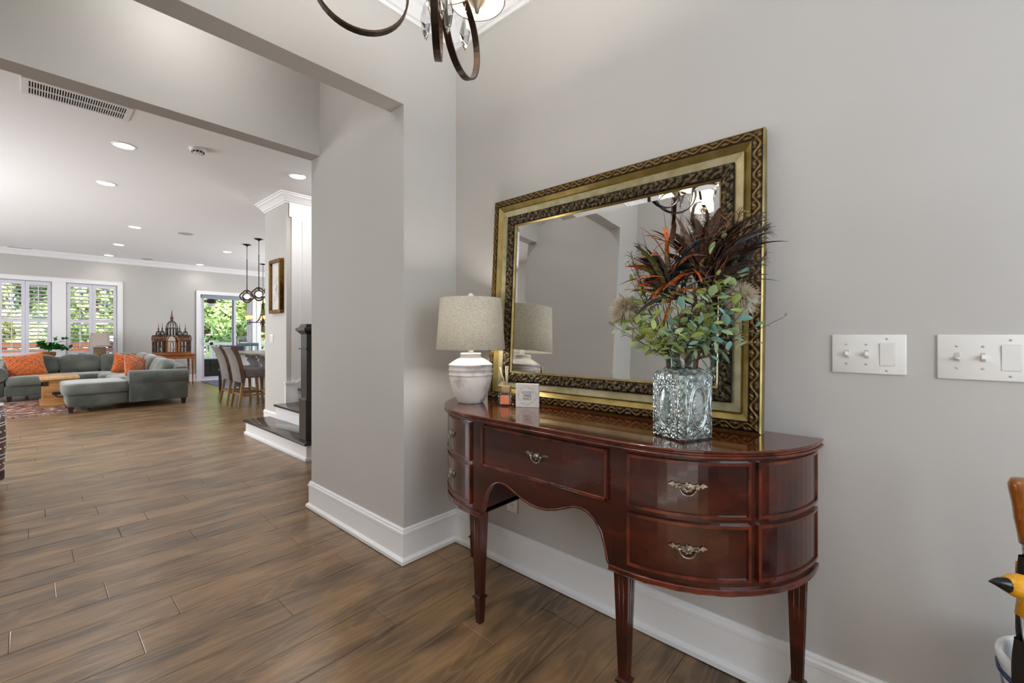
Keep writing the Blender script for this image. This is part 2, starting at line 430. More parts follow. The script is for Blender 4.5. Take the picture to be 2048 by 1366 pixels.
mat('gold_cove', '#a08d55', .36, metal=.7, c2='#84703a', scale=14, stretch=(1, 1, 1))
mat('silver_flat', '#bdb494', .38, metal=.6, c2='#a59a72', scale=18)
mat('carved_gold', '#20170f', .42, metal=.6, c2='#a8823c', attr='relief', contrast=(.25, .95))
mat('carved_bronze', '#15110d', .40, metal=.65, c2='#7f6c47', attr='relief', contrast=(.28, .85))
mat('mirror_glass', '#f4f6f6', .012, metal=1.0)
mat('feather_black', '#191513', .42, c2='#352c27', scale=40, sheen=.3)
mat('feather_brown', '#6a4a34', .6, c2='#36251a', scale=26)
mat('feather_orange', '#d8701f', .55, c2='#7d3212', scale=18)
mat('feather_green', '#6d713c', .5, c2='#33341f', scale=24)
mat('feather_blue', '#233038', .35, c2='#10151a', scale=24)
mat('fluff', '#cbb99f', .9, c2='#e6dbc9', scale=30)
mat('leaf_green', '#93a550', .5, c2='#b9c878', scale=22)
mat('leaf_teal', '#6f9f96', .5, c2='#8db9ad', scale=22)
mat('leaf_pale', '#b3c596', .5, c2='#93ad78', scale=22)
mat('twig', '#3b2a20', .7, c2='#57402f', scale=30)
mat('twig_red', '#8a3f2c', .6, c2='#a65a3f', scale=30)
mat('berry', '#8e9156', .5)
mat('china_white', '#e4e6e8', .15, coat=.4)
mat('china_blue', '#1f2d5e', .18, c2='#dfe3ea', scale=9, kind='noise', contrast=(.50, .56), coat=.4, detail=2)
mat('umbrella_cloth', '#15120f', .6, c2='#241d16', scale=20)
mat('umbrella_yellow', '#a97a22', .6)
mat('amber_wood', '#a8661c', .25, c2='#8a4c12', scale=9, stretch=(1, 1, .3), coat=.6)
mat('beak_black', '#14110f', .25)
mat('bird_yellow', '#e2a21a', .3, coat=.4)
mat('chrome', '#cfcfcf', .2, metal=.9)

def translucent(name, fac):
    nt = MATS[name].node_tree; p = nt.nodes['Principled BSDF']; o = [n for n in nt.nodes if n.type == 'OUTPUT_MATERIAL'][0]; x = nt.nodes.new('ShaderNodeMixShader'); t = nt.nodes.new('ShaderNodeBsdfTranslucent')
    src = p.inputs['Base Color'].links
    if src: nt.links.new(src[0].from_socket, t.inputs[0])
    else: t.inputs[0].default_value = p.inputs['Base Color'].default_value
    x.inputs[0].default_value = fac; nt.links.new(p.outputs[0], x.inputs[1]); nt.links.new(t.outputs[0], x.inputs[2]); nt.links.new(x.outputs[0], o.inputs[0])
translucent('lamp_linen', .45)
# ------------------------------------------------------------ sideboard
CYR, CYL = .66, 1.34            # centres of the rounded ends
RB, RT = .448, .473             # body and top radius
AR = math.pi / 2 * RB; STR = CYL - CYR; UT = 2 * AR + STR
def dpt(u, off=0.0):
    """point on the bow front: u runs from the left wall end round to the right wall end"""
    r = RB + off
    if u < AR: t = (1 - u / AR) * math.pi / 2; return (XW - .004 - r * math.cos(t), CYL + r * math.sin(t))
    if u < AR + STR: return (XW - .004 - r, CYL - (u - AR))
    t = (u - AR - STR) / RB; return (XW - .004 - r * math.cos(t), CYR - r * math.sin(t))
def strip(m, u0, u1, z0, z1, o0, o1, n=None, smooth=True):
    n = n or max(2, int(abs(u1 - u0) / .03) + 2)
    us = [u0 + (u1 - u0) * i / (n - 1) for i in range(n)]
    for brk in (AR, AR + STR):
        if u0 < brk < u1: us.append(brk)
    us = sorted(set(us)); n = len(us)
    rings = []
    for o, z in ((o1, z0), (o1, z1), (o0, z1), (o0, z0)): rings.append([dpt(u, o) + (z,) for u in us])
    for q in range(4):
        a, b = rings[q], rings[(q + 1) % 4]
        m.add(a + b, [(i, i + 1, n + i + 1, n + i) for i in range(n - 1)], False)
    for e in (0, n - 1): m.add([rings[q][e] for q in range(4)], [(0, 1, 2, 3)])
desk = thing('sideboard', 'glossy mahogany bow-front sideboard with silver drawer pulls standing under the gilt mirror', 'sideboard', (XW - .25, 1.0, 0))
# top: three stepped mouldings
def top_poly(r, n=18):
    pts = [(XW - .004 - r * math.cos(math.pi / 2 * (1 - i / n)), CYL + r * math.sin(math.pi / 2 * (1 - i / n))) for i in range(n + 1)]
    pts += [(XW - .004 - r * math.cos(math.pi / 2 * i / n), CYR - r * math.sin(math.pi / 2 * i / n)) for i in range(n + 1)]
    return pts
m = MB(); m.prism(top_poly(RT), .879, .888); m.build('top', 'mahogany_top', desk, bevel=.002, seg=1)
m = MB(); m.prism(top_poly(RT - .004), .871, .879); m.prism(top_poly(RT + .001), .864, .871); m.prism(top_poly(RT - .012), .858, .864); m.build('top_moulding', 'mahogany_edge', desk, bevel=.0015, seg=1)
# carcass
ZB0 = .478
m = MB()
UL1, UR0 = AR + .045, AR + STR - .045
strip(m, 0, UL1, ZB0, .858, -.02, 0); strip(m, UR0, UT, ZB0, .858, -.02, 0); strip(m, UL1, UR0, .655, .858, -.02, 0)
for yy in (CYL - .05, CYR + .03): m.box((XW - .004 - RB + .015, yy, ZB0), (XW - .006, yy + .02, .858))
for cy, sg in ((CYL - .05, 1), (CYR + .05, -1)):
    p = [(XW - .006, cy)] + [(XW - .006 - (RB - .01) * math.cos(a), (CYL if sg > 0 else CYR) + sg * (RB - .01) * math.sin(a)) for a in [i * math.pi / 24 for i in range(13)]]
    p = [(XW - .006, cy), (XW - .006 - (RB - .01), cy)] + p[1:]
    m.prism(p if sg > 0 else p, ZB0 + .004, ZB0 + .02)
m.box((XW - .004 - RB + .015, CYR + .03, .70), (XW - .006, CYL - .03, .712))
m.build('carcass', 'mahogany', desk)
# shaped apron
ap = [(1.296, .478), (1.288, .49), (1.280, .53), (1.265, .575), (1.240, .608), (1.212, .626), (1.187, .632), (1.155, .628), (1.120, .614), (1.080, .598), (1.040, .587), (1.0, .583)]
ap = ap + [(2.0 - y, z) for y, z in reversed(ap[:-1])]
apron_poly = [(CYL - .03, .478)] + ap + [(CYR + .03, .478), (CYR + .03, .675), (CYL - .03, .675)]
XF = XW - .004 - RB
m = MB(); m.prism(apron_poly, XF - .001, XF + .018, 'x'); m.build('apron', 'mahogany', desk)
m = MB(); m.tube([(XF - .001, y, z) for y, z in ap], .0045, 6); m.build('apron_bead', 'mahogany_edge', desk)
# mouldings: lower rim of each end, rail between drawers
m = MB()
for a, b in ((0, UL1), (UR0, UT)):
    m = MB(); strip(m, a, b, ZB0 - .012, ZB0 + .004, -.03, .010); m.build('lower_moulding', 'mahogany_edge', desk, bevel=.002, seg=1)
def drawer(u0, u1, z0, z1, name='drawer'):
    m = MB(); strip(m, u0 + .008, u1 - .008, z0 + .008, z1 - .008, -.002, .006); d = m.build(name, 'mahogany', desk)
    b = MB()
    strip(b, u0, u1, z0, z0 + .009, -.002, .011); strip(b, u0, u1, z1 - .009, z1, -.002, .011)
    strip(b, u0, u0 + .009, z0, z1, -.002, .011, 2); strip(b, u1 - .009, u1, z0, z1, -.002, .011, 2)
    b.build('cock_bead', 'mahogany_edge', d, bevel=.002, seg=1)
    return d
def pull(par, u, z):
    x, y = dpt(u, .006); x2, y2 = dpt(u + .002, .006); t = Vector((x2 - x, y2 - y, 0)).normalized(); nrm = Vector((t.y, -t.x, 0))
    if nrm.x > 0 and abs(nrm.x) > abs(nrm.y): nrm = -nrm
    if (Vector((x, y, 0)) - Vector((XW, 1.0, 0))).dot(nrm) < 0: nrm = -nrm
    M = Matrix.Translation((x, y, z)) @ Matrix(((t.x, nrm.x, 0, 0), (t.y, nrm.y, 0, 0), (0, 0, 1, 0), (0, 0, 0, 1)))
    m = MB()
    def star(cx, cz, r, k, th, sq=1.0):
        pts = []
        for i in range(2 * k):
            a = math.pi * i / k; rr = r if i % 2 == 0 else r * .62; pts.append((cx + rr * math.cos(a), cz + sq * rr * math.sin(a)))
        m.prism(pts, 0, th, 'y', M)
    star(0, 0, .0165, 7, .005); star(-.026, .003, .012, 5, .004, .8); star(.026, .003, .012, 5, .004, .8)
    star(-.041, .006, .0085, 4, .0035); star(.041, .006, .0085, 4, .0035)
    m.prism([(-.030, -.004), (.030, -.004), (.024, .008), (-.024, .008)], 0, .004, 'y', M)
    for sx in (-1, 1):
        m.prism([(sx * .044, .001), (sx * .055, .006), (sx * .044, .012)], 0, .003, 'y', M)
        c = M @ Vector((sx * .023, .008, -.001)); m.sphere(c, .005, 8, 6)
    c = M @ Vector((0, .004, 0)); m.sphere(c, .0085, 10, 6)
    h = m.build('pull', 'pewter', par)
    b = MB(); b.tube([M @ Vector((.023 * math.cos(math.pi + math.pi * i / 14), .009, .024 * math.sin(math.pi + math.pi * i / 14))) for i in range(15)], .0022, 8)
    b.build('bail', 'pewter', desk)
dz = [(.686, .850), (.504, .668)]
cdw = drawer(AR + .050, AR + STR - .050, .684, .850); pull(cdw, AR + STR / 2, .775)
for side in (0, 1):
    for z0, z1 in dz:
        a0, a1 = .045, .825; b0, b1 = .875, 1.555
        if side == 0: ua, ub = AR + STR + a0 * RB, AR + STR + a1 * RB
        else: ua, ub = AR - a1 * RB, AR - a0 * RB
        d = drawer(ua, ub, z0, z1); pull(d, (ua + ub) / 2 if side == 0 else (ua + ub) / 2, (z0 + z1) / 2 + .006)
        if side == 0: ua, ub = AR + STR + b0 * RB, AR + STR + b1 * RB
        else: ua, ub = AR - b1 * RB, AR - b0 * RB
        drawer(ua, ub, z0, z1, 'side_panel')
for lx, ly, in ((XF + .026, CYL - .005), (XF + .026, CYR + .005), (XW - .068, CYL + .412), (XW - .068, CYR - .412)):
    m = MB(); m.taper((lx, ly, .118), .0150, (lx, ly, ZB0), .0255)
    m.taper((lx, ly, .108), .0225, (lx, ly, .114), .0225); m.taper((lx, ly, .114), .0215, (lx, ly, .121), .0155)
    m.taper((lx, ly, .100), .0165, (lx, ly, .108), .0215); m.taper((lx, ly, 0), .0125, (lx, ly, .101), .0170)
    lg = m.build('leg', 'mahogany', desk)
    m = MB()
    for sx, sy in ((-1, 0), (1, 0), (0, -1), (0, 1)):
        for o in (-.4, .4):
            px0 = (lx + sx * .0150 + (o * .012 if sx == 0 else 0), ly + sy * .0150 + (o * .012 if sy == 0 else 0), .13)
            px1 = (lx + sx * .0250 + (o * .020 if sx == 0 else 0), ly + sy * .0250 + (o * .020 if sy == 0 else 0), .45)
            m.tube([px0, px1], .0014, 4)
    m.build('reeding', 'mahogany', lg)

# ------------------------------------------------------------ gilt mirror leaning on the wall
MW, MH = 1.285, 1.045
mir = thing('wall_mirror', 'large gilt framed mirror with carved borders leaning against the wall on the sideboard', 'mirror', (1.632, .990, .888))
TILT = R(3.1)
mir.rotation_euler = (0, TILT, 0)
# local frame: x = depth (front face towards -x), y along wall, z up
def frame_band(name, material, d0, d1, x0, x1, relief=None, n_per_m=260, rows=9):
    """mitred band between distances d0 and d1 from the outer edge; front surface x0 -> x1; relief(u, v) in metres"""
    for side in range(4):
        m = MB(); vs = []; hs = []; fs = []
        ln = MW if side % 2 == 0 else MH
        n = max(2, int(ln * n_per_m)) if relief else 2; k = rows if relief else 2
        for j in range(k):
            v = j / (k - 1); d = d0 + (d1 - d0) * v
            for i in range(n):
                u = i / (n - 1); pos = d + (ln - 2 * d) * u
                h = relief(pos, v, side) if relief else 0
                x = x0 + (x1 - x0) * v - (h * .008 if relief else 0)
                if side == 0: p = (x, pos - MW / 2, MH - d)
                elif side == 2: p = (x, MW / 2 - pos, d)
                elif side == 1: p = (x, MW / 2 - d, MH - pos)
                else: p = (x, -MW / 2 + d, pos)
                vs.append(p); hs.append(h)
        for j in range(k - 1):
            for i in range(n - 1): fs.append((j * n + i, j * n + i + 1, (j + 1) * n + i + 1, (j + 1) * n + i))
        m.add(vs, fs, bool(relief)); o = m.build(name, material, mir, world=False)
        if relief:
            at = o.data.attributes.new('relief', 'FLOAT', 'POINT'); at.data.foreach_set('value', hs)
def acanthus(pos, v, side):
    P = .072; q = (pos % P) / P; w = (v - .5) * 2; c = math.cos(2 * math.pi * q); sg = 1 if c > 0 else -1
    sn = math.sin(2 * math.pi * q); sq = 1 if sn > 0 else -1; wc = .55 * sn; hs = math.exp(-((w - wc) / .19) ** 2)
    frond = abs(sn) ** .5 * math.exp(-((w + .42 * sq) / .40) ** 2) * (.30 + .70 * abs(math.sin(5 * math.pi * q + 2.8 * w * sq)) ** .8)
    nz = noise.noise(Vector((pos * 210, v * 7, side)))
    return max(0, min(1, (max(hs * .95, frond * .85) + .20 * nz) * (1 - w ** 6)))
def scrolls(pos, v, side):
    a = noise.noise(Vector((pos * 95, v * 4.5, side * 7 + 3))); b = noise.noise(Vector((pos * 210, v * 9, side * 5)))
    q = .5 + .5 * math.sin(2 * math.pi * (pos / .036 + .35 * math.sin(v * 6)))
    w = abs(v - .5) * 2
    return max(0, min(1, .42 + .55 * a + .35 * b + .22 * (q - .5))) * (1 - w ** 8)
m = MB(); m.box((-.006, -MW / 2, 0), (.034, MW / 2, .012)); m.box((-.006, -MW / 2, MH - .012), (.034, MW / 2, MH)); m.box((-.006, -MW / 2, .012), (.034, -MW / 2 + .012, MH - .012)); m.box((-.006, MW / 2 - .012, .012), (.034, MW / 2, MH - .012))
m.box((.028, -MW / 2 + .01, .01), (.034, MW / 2 - .01, MH - .01)); m.build('frame_body', 'gold_cove', mir, world=False)
frame_band('edge_bead', 'gold_cove', 0, .005, -.006, -.010)
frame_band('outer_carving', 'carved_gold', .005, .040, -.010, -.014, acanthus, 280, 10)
frame_band('gilt_cove', 'gold_cove', .040, .062, -.014, .004)
frame_band('gilt_step', 'gold_cove', .062, .066, .004, -.002)
frame_band('silvered_flat', 'silver_flat', .066, .096, -.002, .004)
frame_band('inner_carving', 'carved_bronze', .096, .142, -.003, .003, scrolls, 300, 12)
frame_band('inner_lip', 'gold_cove', .142, .149, .004, .012)
g0 = .147; bv = .022
m = MB(); y0, y1, z0, z1 = -MW / 2 + g0, MW / 2 - g0, g0, MH - g0
m.add([(.012, y0 + bv, z0 + bv), (.012, y1 - bv, z0 + bv), (.012, y1 - bv, z1 - bv), (.012, y0 + bv, z1 - bv)], [(0, 1, 2, 3)]); gl = m.build('glass', 'mirror_glass', mir, world=False)
m = MB(); o = [(.0132, y0, z0), (.0132, y1, z0), (.0132, y1, z1), (.0132, y0, z1)]; i_ = [(.012, y0 + bv, z0 + bv), (.012, y1 - bv, z0 + bv), (.012, y1 - bv, z1 - bv), (.012, y0 + bv, z1 - bv)]
m.add(o + i_, [(k, (k + 1) % 4, 4 + (k + 1) % 4, 4 + k) for k in range(4)]); m.build('bevelled_edge', 'mirror_glass', mir, world=False)

# ------------------------------------------------------------ table lamp
lx, ly, lz = 1.462, 1.585, .888
lamp_t = thing('table_lamp', 'white crackled ceramic jar lamp with a tapered linen shade on the sideboard', 'lamp', (lx, ly, lz))
prof = [(.0, 0), (.058, 0), (.064, .006), (.076, .03), (.092, .07), (.1015, .105), (.105, .128), (.1045, .134), (.1085, .137), (.109, .142), (.105, .146), (.106, .150), (.1045, .157), (.109, .160), (.1095, .165), (.105, .169), (.1055, .174), (.1045, .180), (.109, .183), (.1085, .188), (.104, .191), (.075, .210), (.052, .222), (.050, .232), (.052, .238), (.049, .243), (.0, .243)]
MB().lathe(prof, (lx, ly, lz), 48, cap=False).build('jar', 'lamp_ceramic', lamp_t)
MB().lathe([(.0, .243), (.013, .243), (.013, .262), (.010, .264), (.010, .300), (.0, .300)], (lx, ly, lz), 16, cap=False).build('neck', 'lamp_white', lamp_t)
sh = MB(); zb, zt_ = .262, .512
sh.lathe([(.168, zb), (.1695, zb + .001), (.150, zt_ - .001), (.1485, zt_)], (lx, ly, lz), 56, cap=False); sh.lathe([(.1665, zb), (.1475, zt_)], (lx, ly, lz), 56, cap=False)
shade_o = sh.build('lamp_shade', 'lamp_linen', lamp_t)
m = MB()
for a in range(3):
    w = a * 2 * math.pi / 3; m.tube([(lx, ly, lz + zt_ - .02), (lx + .149 * math.cos(w), ly + .149 * math.sin(w), lz + zt_ - .012)], .0018, 6)
m.tube([(lx, ly, lz + .29), (lx, ly, lz + zt_)], .003, 6); m.build('harp', 'pewter', lamp_t)
MB().lathe([(.0, zt_ - .004), (.012, zt_ - .004), (.012, zt_ + .004), (.0145, zt_ + .008), (.0145, zt_ + .015), (.011, zt_ + .022), (.005, zt_ + .026), (0, zt_ + .027)], (lx, ly, lz), 16, cap=False).build('finial', 'lamp_white', lamp_t)
MB().sphere((lx, ly, lz + .375), .028, 14, 10).build('bulb', 'bulb', lamp_t)
lamp('table_lamp_light', 'POINT', (lx, ly, lz + .375), 9.0, (1, .96, .90), shadow_soft_size=.035)

# ------------------------------------------------------------ reed diffuser
dx, dy, dz0 = 1.515, 1.395, .888
rd = thing('reed_diffuser', 'small square glass reed diffuser with a coral label beside the lamp', 'diffuser', (dx, dy, dz0))
rd.scale = (1.22, 1.22, 1.12)
m = MB(); m.box((-.026, -.026, 0), (.026, .026, .054)); b_ = m.build('bottle', 'bottle_glass', rd, world=False, bevel=.005); b_.rotation_euler = (0, 0, R(28))
m = MB(); m.box((-.021, -.021, .006), (.021, .021, .034)); b_ = m.build('scented_oil', 'oil', rd, world=False, bevel=.003); b_.rotation_euler = (0, 0, R(28)); 
MATS['oil'].node_tree.nodes['Principled BSDF'].inputs['Alpha'].default_value = .25
m = MB(); m.box((-.0268, -.017, .008), (-.0262, .017, .046)); b_ = m.build('paper_label', 'coral_paper', rd, world=False); b_.rotation_euler = (0, 0, R(28))
m = MB(); m.box((-.016, -.016, .054), (.016, .016, .082)); b_ = m.build('wooden_cap', 'diffuser_wood', rd, world=False, bevel=.002); b_.rotation_euler = (0, 0, R(28))
for a, tx, ty in ((0, -.004, .030), (1, .004, .006), (2, .006, -.003)):
    MB().tube([(tx * .2, ty * .2, .078), (tx, ty, .165 if a else .160)], .0028, 6).build('reed', 'reed', rd, world=False)

# ------------------------------------------------------------ small sign with a wreath
p0 = Vector(on_floor(1028, 814, .888) + (0,)); p1 = Vector(on_floor(1081, 816, .888) + (0,))
mid = (p0 + p1) / 2; w = .108; t = (p1 - p0).normalized(); ang = math.atan2(t.y, t.x)
sg = thing('block_sign', 'small white square block sign with a leaf wreath reading good vibes only', 'sign', (mid.x, mid.y, .888), ang)
MB().box((-w / 2, 0, 0), (w / 2, .022, w)).build('block', 'sign_board', sg, world=False, bevel=.0015, seg=1)
rs = random.Random(5); parts = {'ink_green': MB(), 'ink_dark': MB(), 'ink_pink': MB()}
for i in range(46):
    a = 2 * math.pi * i / 46 + rs.uniform(-.05, .05); rr = .040 + rs.uniform(-.004, .005); l = rs.uniform(.0045, .008)
    cx, cz = rr * math.cos(a), w / 2 + rr * math.sin(a); th = a + math.pi / 2 + rs.choice((-1, 1)) * rs.uniform(.4, .9)
    d = Vector((math.cos(th), 0, math.sin(th))); n2 = Vector((-d.z, 0, d.x)); c0 = Vector((cx, -.0006, cz))
    q = [c0 - d * l * .5, c0 + n2 * l * .2, c0 + d * l * .5, c0 - n2 * l * .2]
    parts[rs.choice(('ink_green', 'ink_green', 'ink_dark', 'ink_pink'))].add(q, [(0, 1, 2, 3)])
for k, mm in parts.items(): mm.build('wreath_print', k, sg, world=False)['kind'] = 'stuff'
def text(body, size, material, parent, loc, rot, name='lettering', align='CENTER', ext=.0003):
    cu = bpy.data.curves.new(name, 'FONT'); cu.body = body; cu.size = size; cu.align_x = align; cu.align_y = 'CENTER'; cu.extrude = ext; cu.space_line = 1.0
    o = bpy.data.objects.new(name, cu); C.objects.link(o)
    dg = bpy.context.evaluated_depsgraph_get(); me = bpy.data.meshes.new_from_object(o.evaluated_get(dg)); bpy.data.objects.remove(o)
    me.materials.clear(); me.materials.append(MATS[material]); o = bpy.data.objects.new(name, me); C.objects.link(o); o.parent = parent; o.location = loc; o.rotation_euler = rot
    return o
for i, wd in enumerate(('GOOD', 'VIBES', 'ONLY')): text(wd, .0155, 'ink_dark', sg, (0, -.0006, w / 2 + .0145 - i * .0145), (R(90), 0, 0))

# ------------------------------------------------------------ glass vase with a feather bouquet
vx, vy, vz = 1.432, .537, .888
VA = R(200.5 - 45 - 180)
va = thing('glass_vase', 'square mercury glass vase with embossed oval medallions on the sideboard', 'vase', (vx, vy, vz), VA)
VH = .0685
def rsq(h, ch=.010): return [(h - ch, -h), (h, -h + ch), (h, h - ch), (h - ch, h), (-h + ch, h), (-h, h - ch), (-h, -h + ch), (-h + ch, -h)]
m = MB(); rings = [(VH - .006, 0, .010), (VH - .001, .006, .010), (VH, .02, .010), (VH, .195, .010), (VH - .002, .206, .011), (VH - .010, .216, .014), (VH - .014, .222, .020), (.047, .226, .0195)]
for i, (h, z, ch) in enumerate(rings): m.v += [(a, b, z) for a, b in rsq(h, ch)]
for i in range(len(rings) - 1):
    for k in range(8): m.f.append((i * 8 + k, i * 8 + (k + 1) % 8, (i + 1) * 8 + (k + 1) % 8, (i + 1) * 8 + k)); m.sm.append(False)
m.f.append(tuple(reversed(range(8)))); m.sm.append(False)
m.build('body', 'vase_silver', va, world=False)
m = MB(); m.lathe([(.048, .224), (.049, .232), (.051, .250), (.056, .270), (.061, .284), (.065, .289), (.0665, .294), (.065, .299), (.061, .300), (.059, .292), (.053, .270), (.048, .250), (.046, .232)], (0, 0, 0), 40, cap=False); m.build('neck', 'green_glass', va, world=False)
m = MB(); m.tube([(.0645 * math.cos(a * math.pi / 20), .0645 * math.sin(a * math.pi / 20), .294) for a in range(40)], .0042, 8, closed=True); m.build('rim', 'green_glass', va, world=False)
for k in range(4):
    Mf = Matrix.Rotation(k * math.pi / 2, 4, 'Z')
    m = MB()
    def el(a, b, cz, r, n=28, cx=0): m.tube([Mf @ Vector((cx + a * math.cos(2 * math.pi * i / n), -VH, cz + b * math.sin(2 * math.pi * i / n))) for i in range(n)], r, 6, closed=True)
    el(.031, .064, .105, .0034); el(.037, .071, .105, .0020)
    for sx in (-1, 1):
        for cz in (.033, .180): el(.011, .013, cz, .0022, 16, sx * .036); m.sphere(Mf @ Vector((sx * .036, -VH, cz)), .006, 8, 6)
        m.tube([Mf @ Vector((sx * (.048 - .010 * math.sin(math.pi * i / 12)), -VH, .05 + .115 * i / 12)) for i in range(13)], .0022, 6)
        m.tube([Mf @ Vector((sx * .051, -VH, .01)), Mf @ Vector((sx * .051, -VH, .198))], .0016, 6)
    m.sphere(Mf @ Vector((0, -VH + .004, .105)), 1, 20, 12, (.029, .006, .062))
    m.build('medallion', 'vase_relief', va, world=False)

bq = thing('feather_bouquet', 'dry bouquet of dark rooster feathers, orange plumes and eucalyptus leaves in the vase', 'bouquet', (vx, vy, vz + .23))
rb = random.Random(21)
# the camera side of the bouquet: screen right = sr, towards the camera = sc
_f = Vector(px_ray(1370, 600)); _f.z = 0; _f.normalize(); sr = Vector((_f.y, -_f.x, 0)); scam = -_f
DEP = 1.42 * 1.0
def bp(px, py, dep=0.0):
    """bouquet point: wanted place in the photograph turned into metres at the vase's distance; dep towards the camera"""
    k = (vx * math.sin(YAW) + vy * math.cos(YAW)) / 869.4
    c0 = to_px(vx, vy, 1.2)[0]
    return sr * ((px - c0) * k * .95) + scam * (dep + max(0, px - c0) * k * .32) + Vector((0, 0, CAM_H + (670 - py) * k - (vz + .23)))
def stem(a, b, r0=.002, r1=.001, bend=.02, material='twig', name='stem'):
    a = Vector(a); b = Vector(b); mid_ = (a + b) / 2 + Vector((rb.uniform(-1, 1), rb.uniform(-1, 1), .4)) * bend
    pts = bez(a, a + (mid_ - a) * .7, mid_ + (b - mid_) * .3, b, 9)
    MB().tube(pts, [r0 + (r1 - r0) * i / 8 for i in range(9)], 5).build(name, material, bq, world=False); return pts
def leaf_mesh():
    m = MB(); vs = []; fs = []
    out = [(0, .0), (.16, .16), (.40, .28), (.64, .27), (.86, .15), (1, 0)]
    for t, h in out: vs += [(t, -h, .06 * math.sin(t * 3)), (t, 0, -.03 + .02 * t), (t, h, .06 * math.sin(t * 3))]
    for i in range(len(out) - 1):
        for q in (0, 1): fs.append((i * 3 + q, i * 3 + q + 1, (i + 1) * 3 + q + 1, (i + 1) * 3 + q))
    m.add(vs, fs, True); return m
LEAF = {}
for nm in ('leaf_green', 'leaf_teal', 'leaf_pale'):
    o = leaf_mesh().build('leaf', nm, bq, world=False, fix=False); LEAF[nm] = o.data; bpy.data.objects.remove(o)
def put(me, name, pos, dirv, length, roll=0, parent=bq, wide=1.0):
    o = bpy.data.objects.new(name, me); C.objects.link(o); o.parent = parent
    d = Vector(dirv).normalized(); q = d.to_track_quat('X', 'Z'); o.rotation_mode = 'QUATERNION'; o.rotation_quaternion = q @ Euler((roll, 0, 0)).to_quaternion()
    o.location = pos; o.scale = (length, length * wide, length); return o
base = Vector((0, 0, .0))
def sprig(px, py, dep, kinds, n=7, ll=.039):
    n += 2; tip = bp(px, py, dep); a = Vector((rb.uniform(-.02, .02), rb.uniform(-.02, .02), 0))
    pts = stem(a, tip, .0016, .0007, .015)
    for i in range(n):
        t = .36 + .64 * i / (n - 1); k = min(8, int(t * 8)); p = pts[k].lerp(pts[min(8, k + 1)], t * 8 - k)
        tang = (pts[min(8, k + 1)] - pts[max(0, k - 1)]).normalized(); side = tang.cross(scam).normalized() * (1 if i % 2 else -1)
        d = tang * rb.uniform(.2, .7) + side * (1 if i < n - 1 else .1) + scam * rb.uniform(-.35, .55) + Vector((0, 0, rb.uniform(-.15, .3)))
        put(LEAF[rb.choice(kinds)], 'leaf', p, d, ll * rb.uniform(.75, 1.2), rb.uniform(-.9, .9))
G, T, Pn = 'leaf_green', 'leaf_teal', 'leaf_pale'
for a in ((1226, 652, .02, (G, Pn), 8), (1240, 628, .0, (G,), 6), (1275, 668, .05, (G, G, Pn), 7), (1262, 560, .0, (G, Pn), 6), (1300, 640, .08, (G, Pn), 7), (1318, 602, .07, (G, Pn), 7),
          (1345, 655, .11, (Pn, T), 6), (1365, 620, .10, (G, Pn, T), 7), (1395, 650, .10, (G, T), 6), (1415, 600, .08, (G, Pn), 8), (1440, 580, .06, (G, G, Pn), 8), (1430, 560, .05, (G, G), 7),
          (1470, 566, .03, (Pn, T), 6), (1465, 640, .06, (T, Pn), 7), (1490, 655, .03, (T,), 7), (1455, 695, .08, (T, T, Pn), 6), (1440, 492, .03, (Pn, T), 5), (1405, 640, .11, (G, Pn), 6),
          (1282, 590, .03, (G,), 6), (1250, 600, .01, (G, Pn), 7), (1265, 640, .03, (G,), 7), (1290, 610, .06, (G, G, Pn), 7), (1310, 660, .09, (G,), 6), (1350, 600, .09, (Pn, G), 7), (1390, 585, .08, (G, Pn), 7), (1425, 640, .09, (G, Pn, T), 7), (1450, 545, .02, (G, Pn), 6), (1480, 620, .02, (Pn, T), 6), (1415, 520, .05, (Pn,), 4), (1380, 668, .12, (Pn, T, G), 5), (1330, 672, .10, (G, Pn), 5), (1455, 615, .07, (G, T), 7)): sprig(*a)
def feather_mesh(curl, nb=14, wid=.16, ragged=0):
    m = MB(); vs = []; fs = []
    for i in range(nb):
        t = i / (nb - 1); h = wid * math.sin(math.pi * min(1, t * .92 + .08)) ** .7 * (1 - .25 * t); z = -curl * t ** 2.4; x = t - .28 * curl * t ** 3
        h1 = h * (1 + ragged * rb.uniform(-.5, .4)); h2 = h * (1 + ragged * rb.uniform(-.5, .4))
        vs += [(x, -h1, z - .25 * h), (x, 0, z), (x, h2, z - .25 * h)]
    for i in range(nb - 1):
        for q in (0, 1): fs.append((i * 3 + q, i * 3 + q + 1, (i + 1) * 3 + q + 1, (i + 1) * 3 + q))
    m.add(vs, fs, True); return m
def feather(px0, py0, px1, py1, material, dep=.05, curl=.35, wid=.16, ragged=.25, roll=0, name='feather'):
    a = bp(px0, py0, dep); b = bp(px1, py1, dep + rb.uniform(-.02, .03)); d = b - a
    me = feather_mesh(curl, 14, wid, ragged).build(name, material, bq, world=False, fix=False); o = me
    d2 = d.normalized(); q = d2.to_track_quat('X', 'Z'); o.rotation_mode = 'QUATERNION'; o.rotation_quaternion = q @ Euler((roll, 0, 0)).to_quaternion(); o.location = a; L_ = d.length * (1 + .15 * curl); o.scale = (L_, L_, L_)
K, Br, O, Gf, Bl = 'feather_black', 'feather_brown', 'feather_orange', 'feather_green', 'feather_blue'
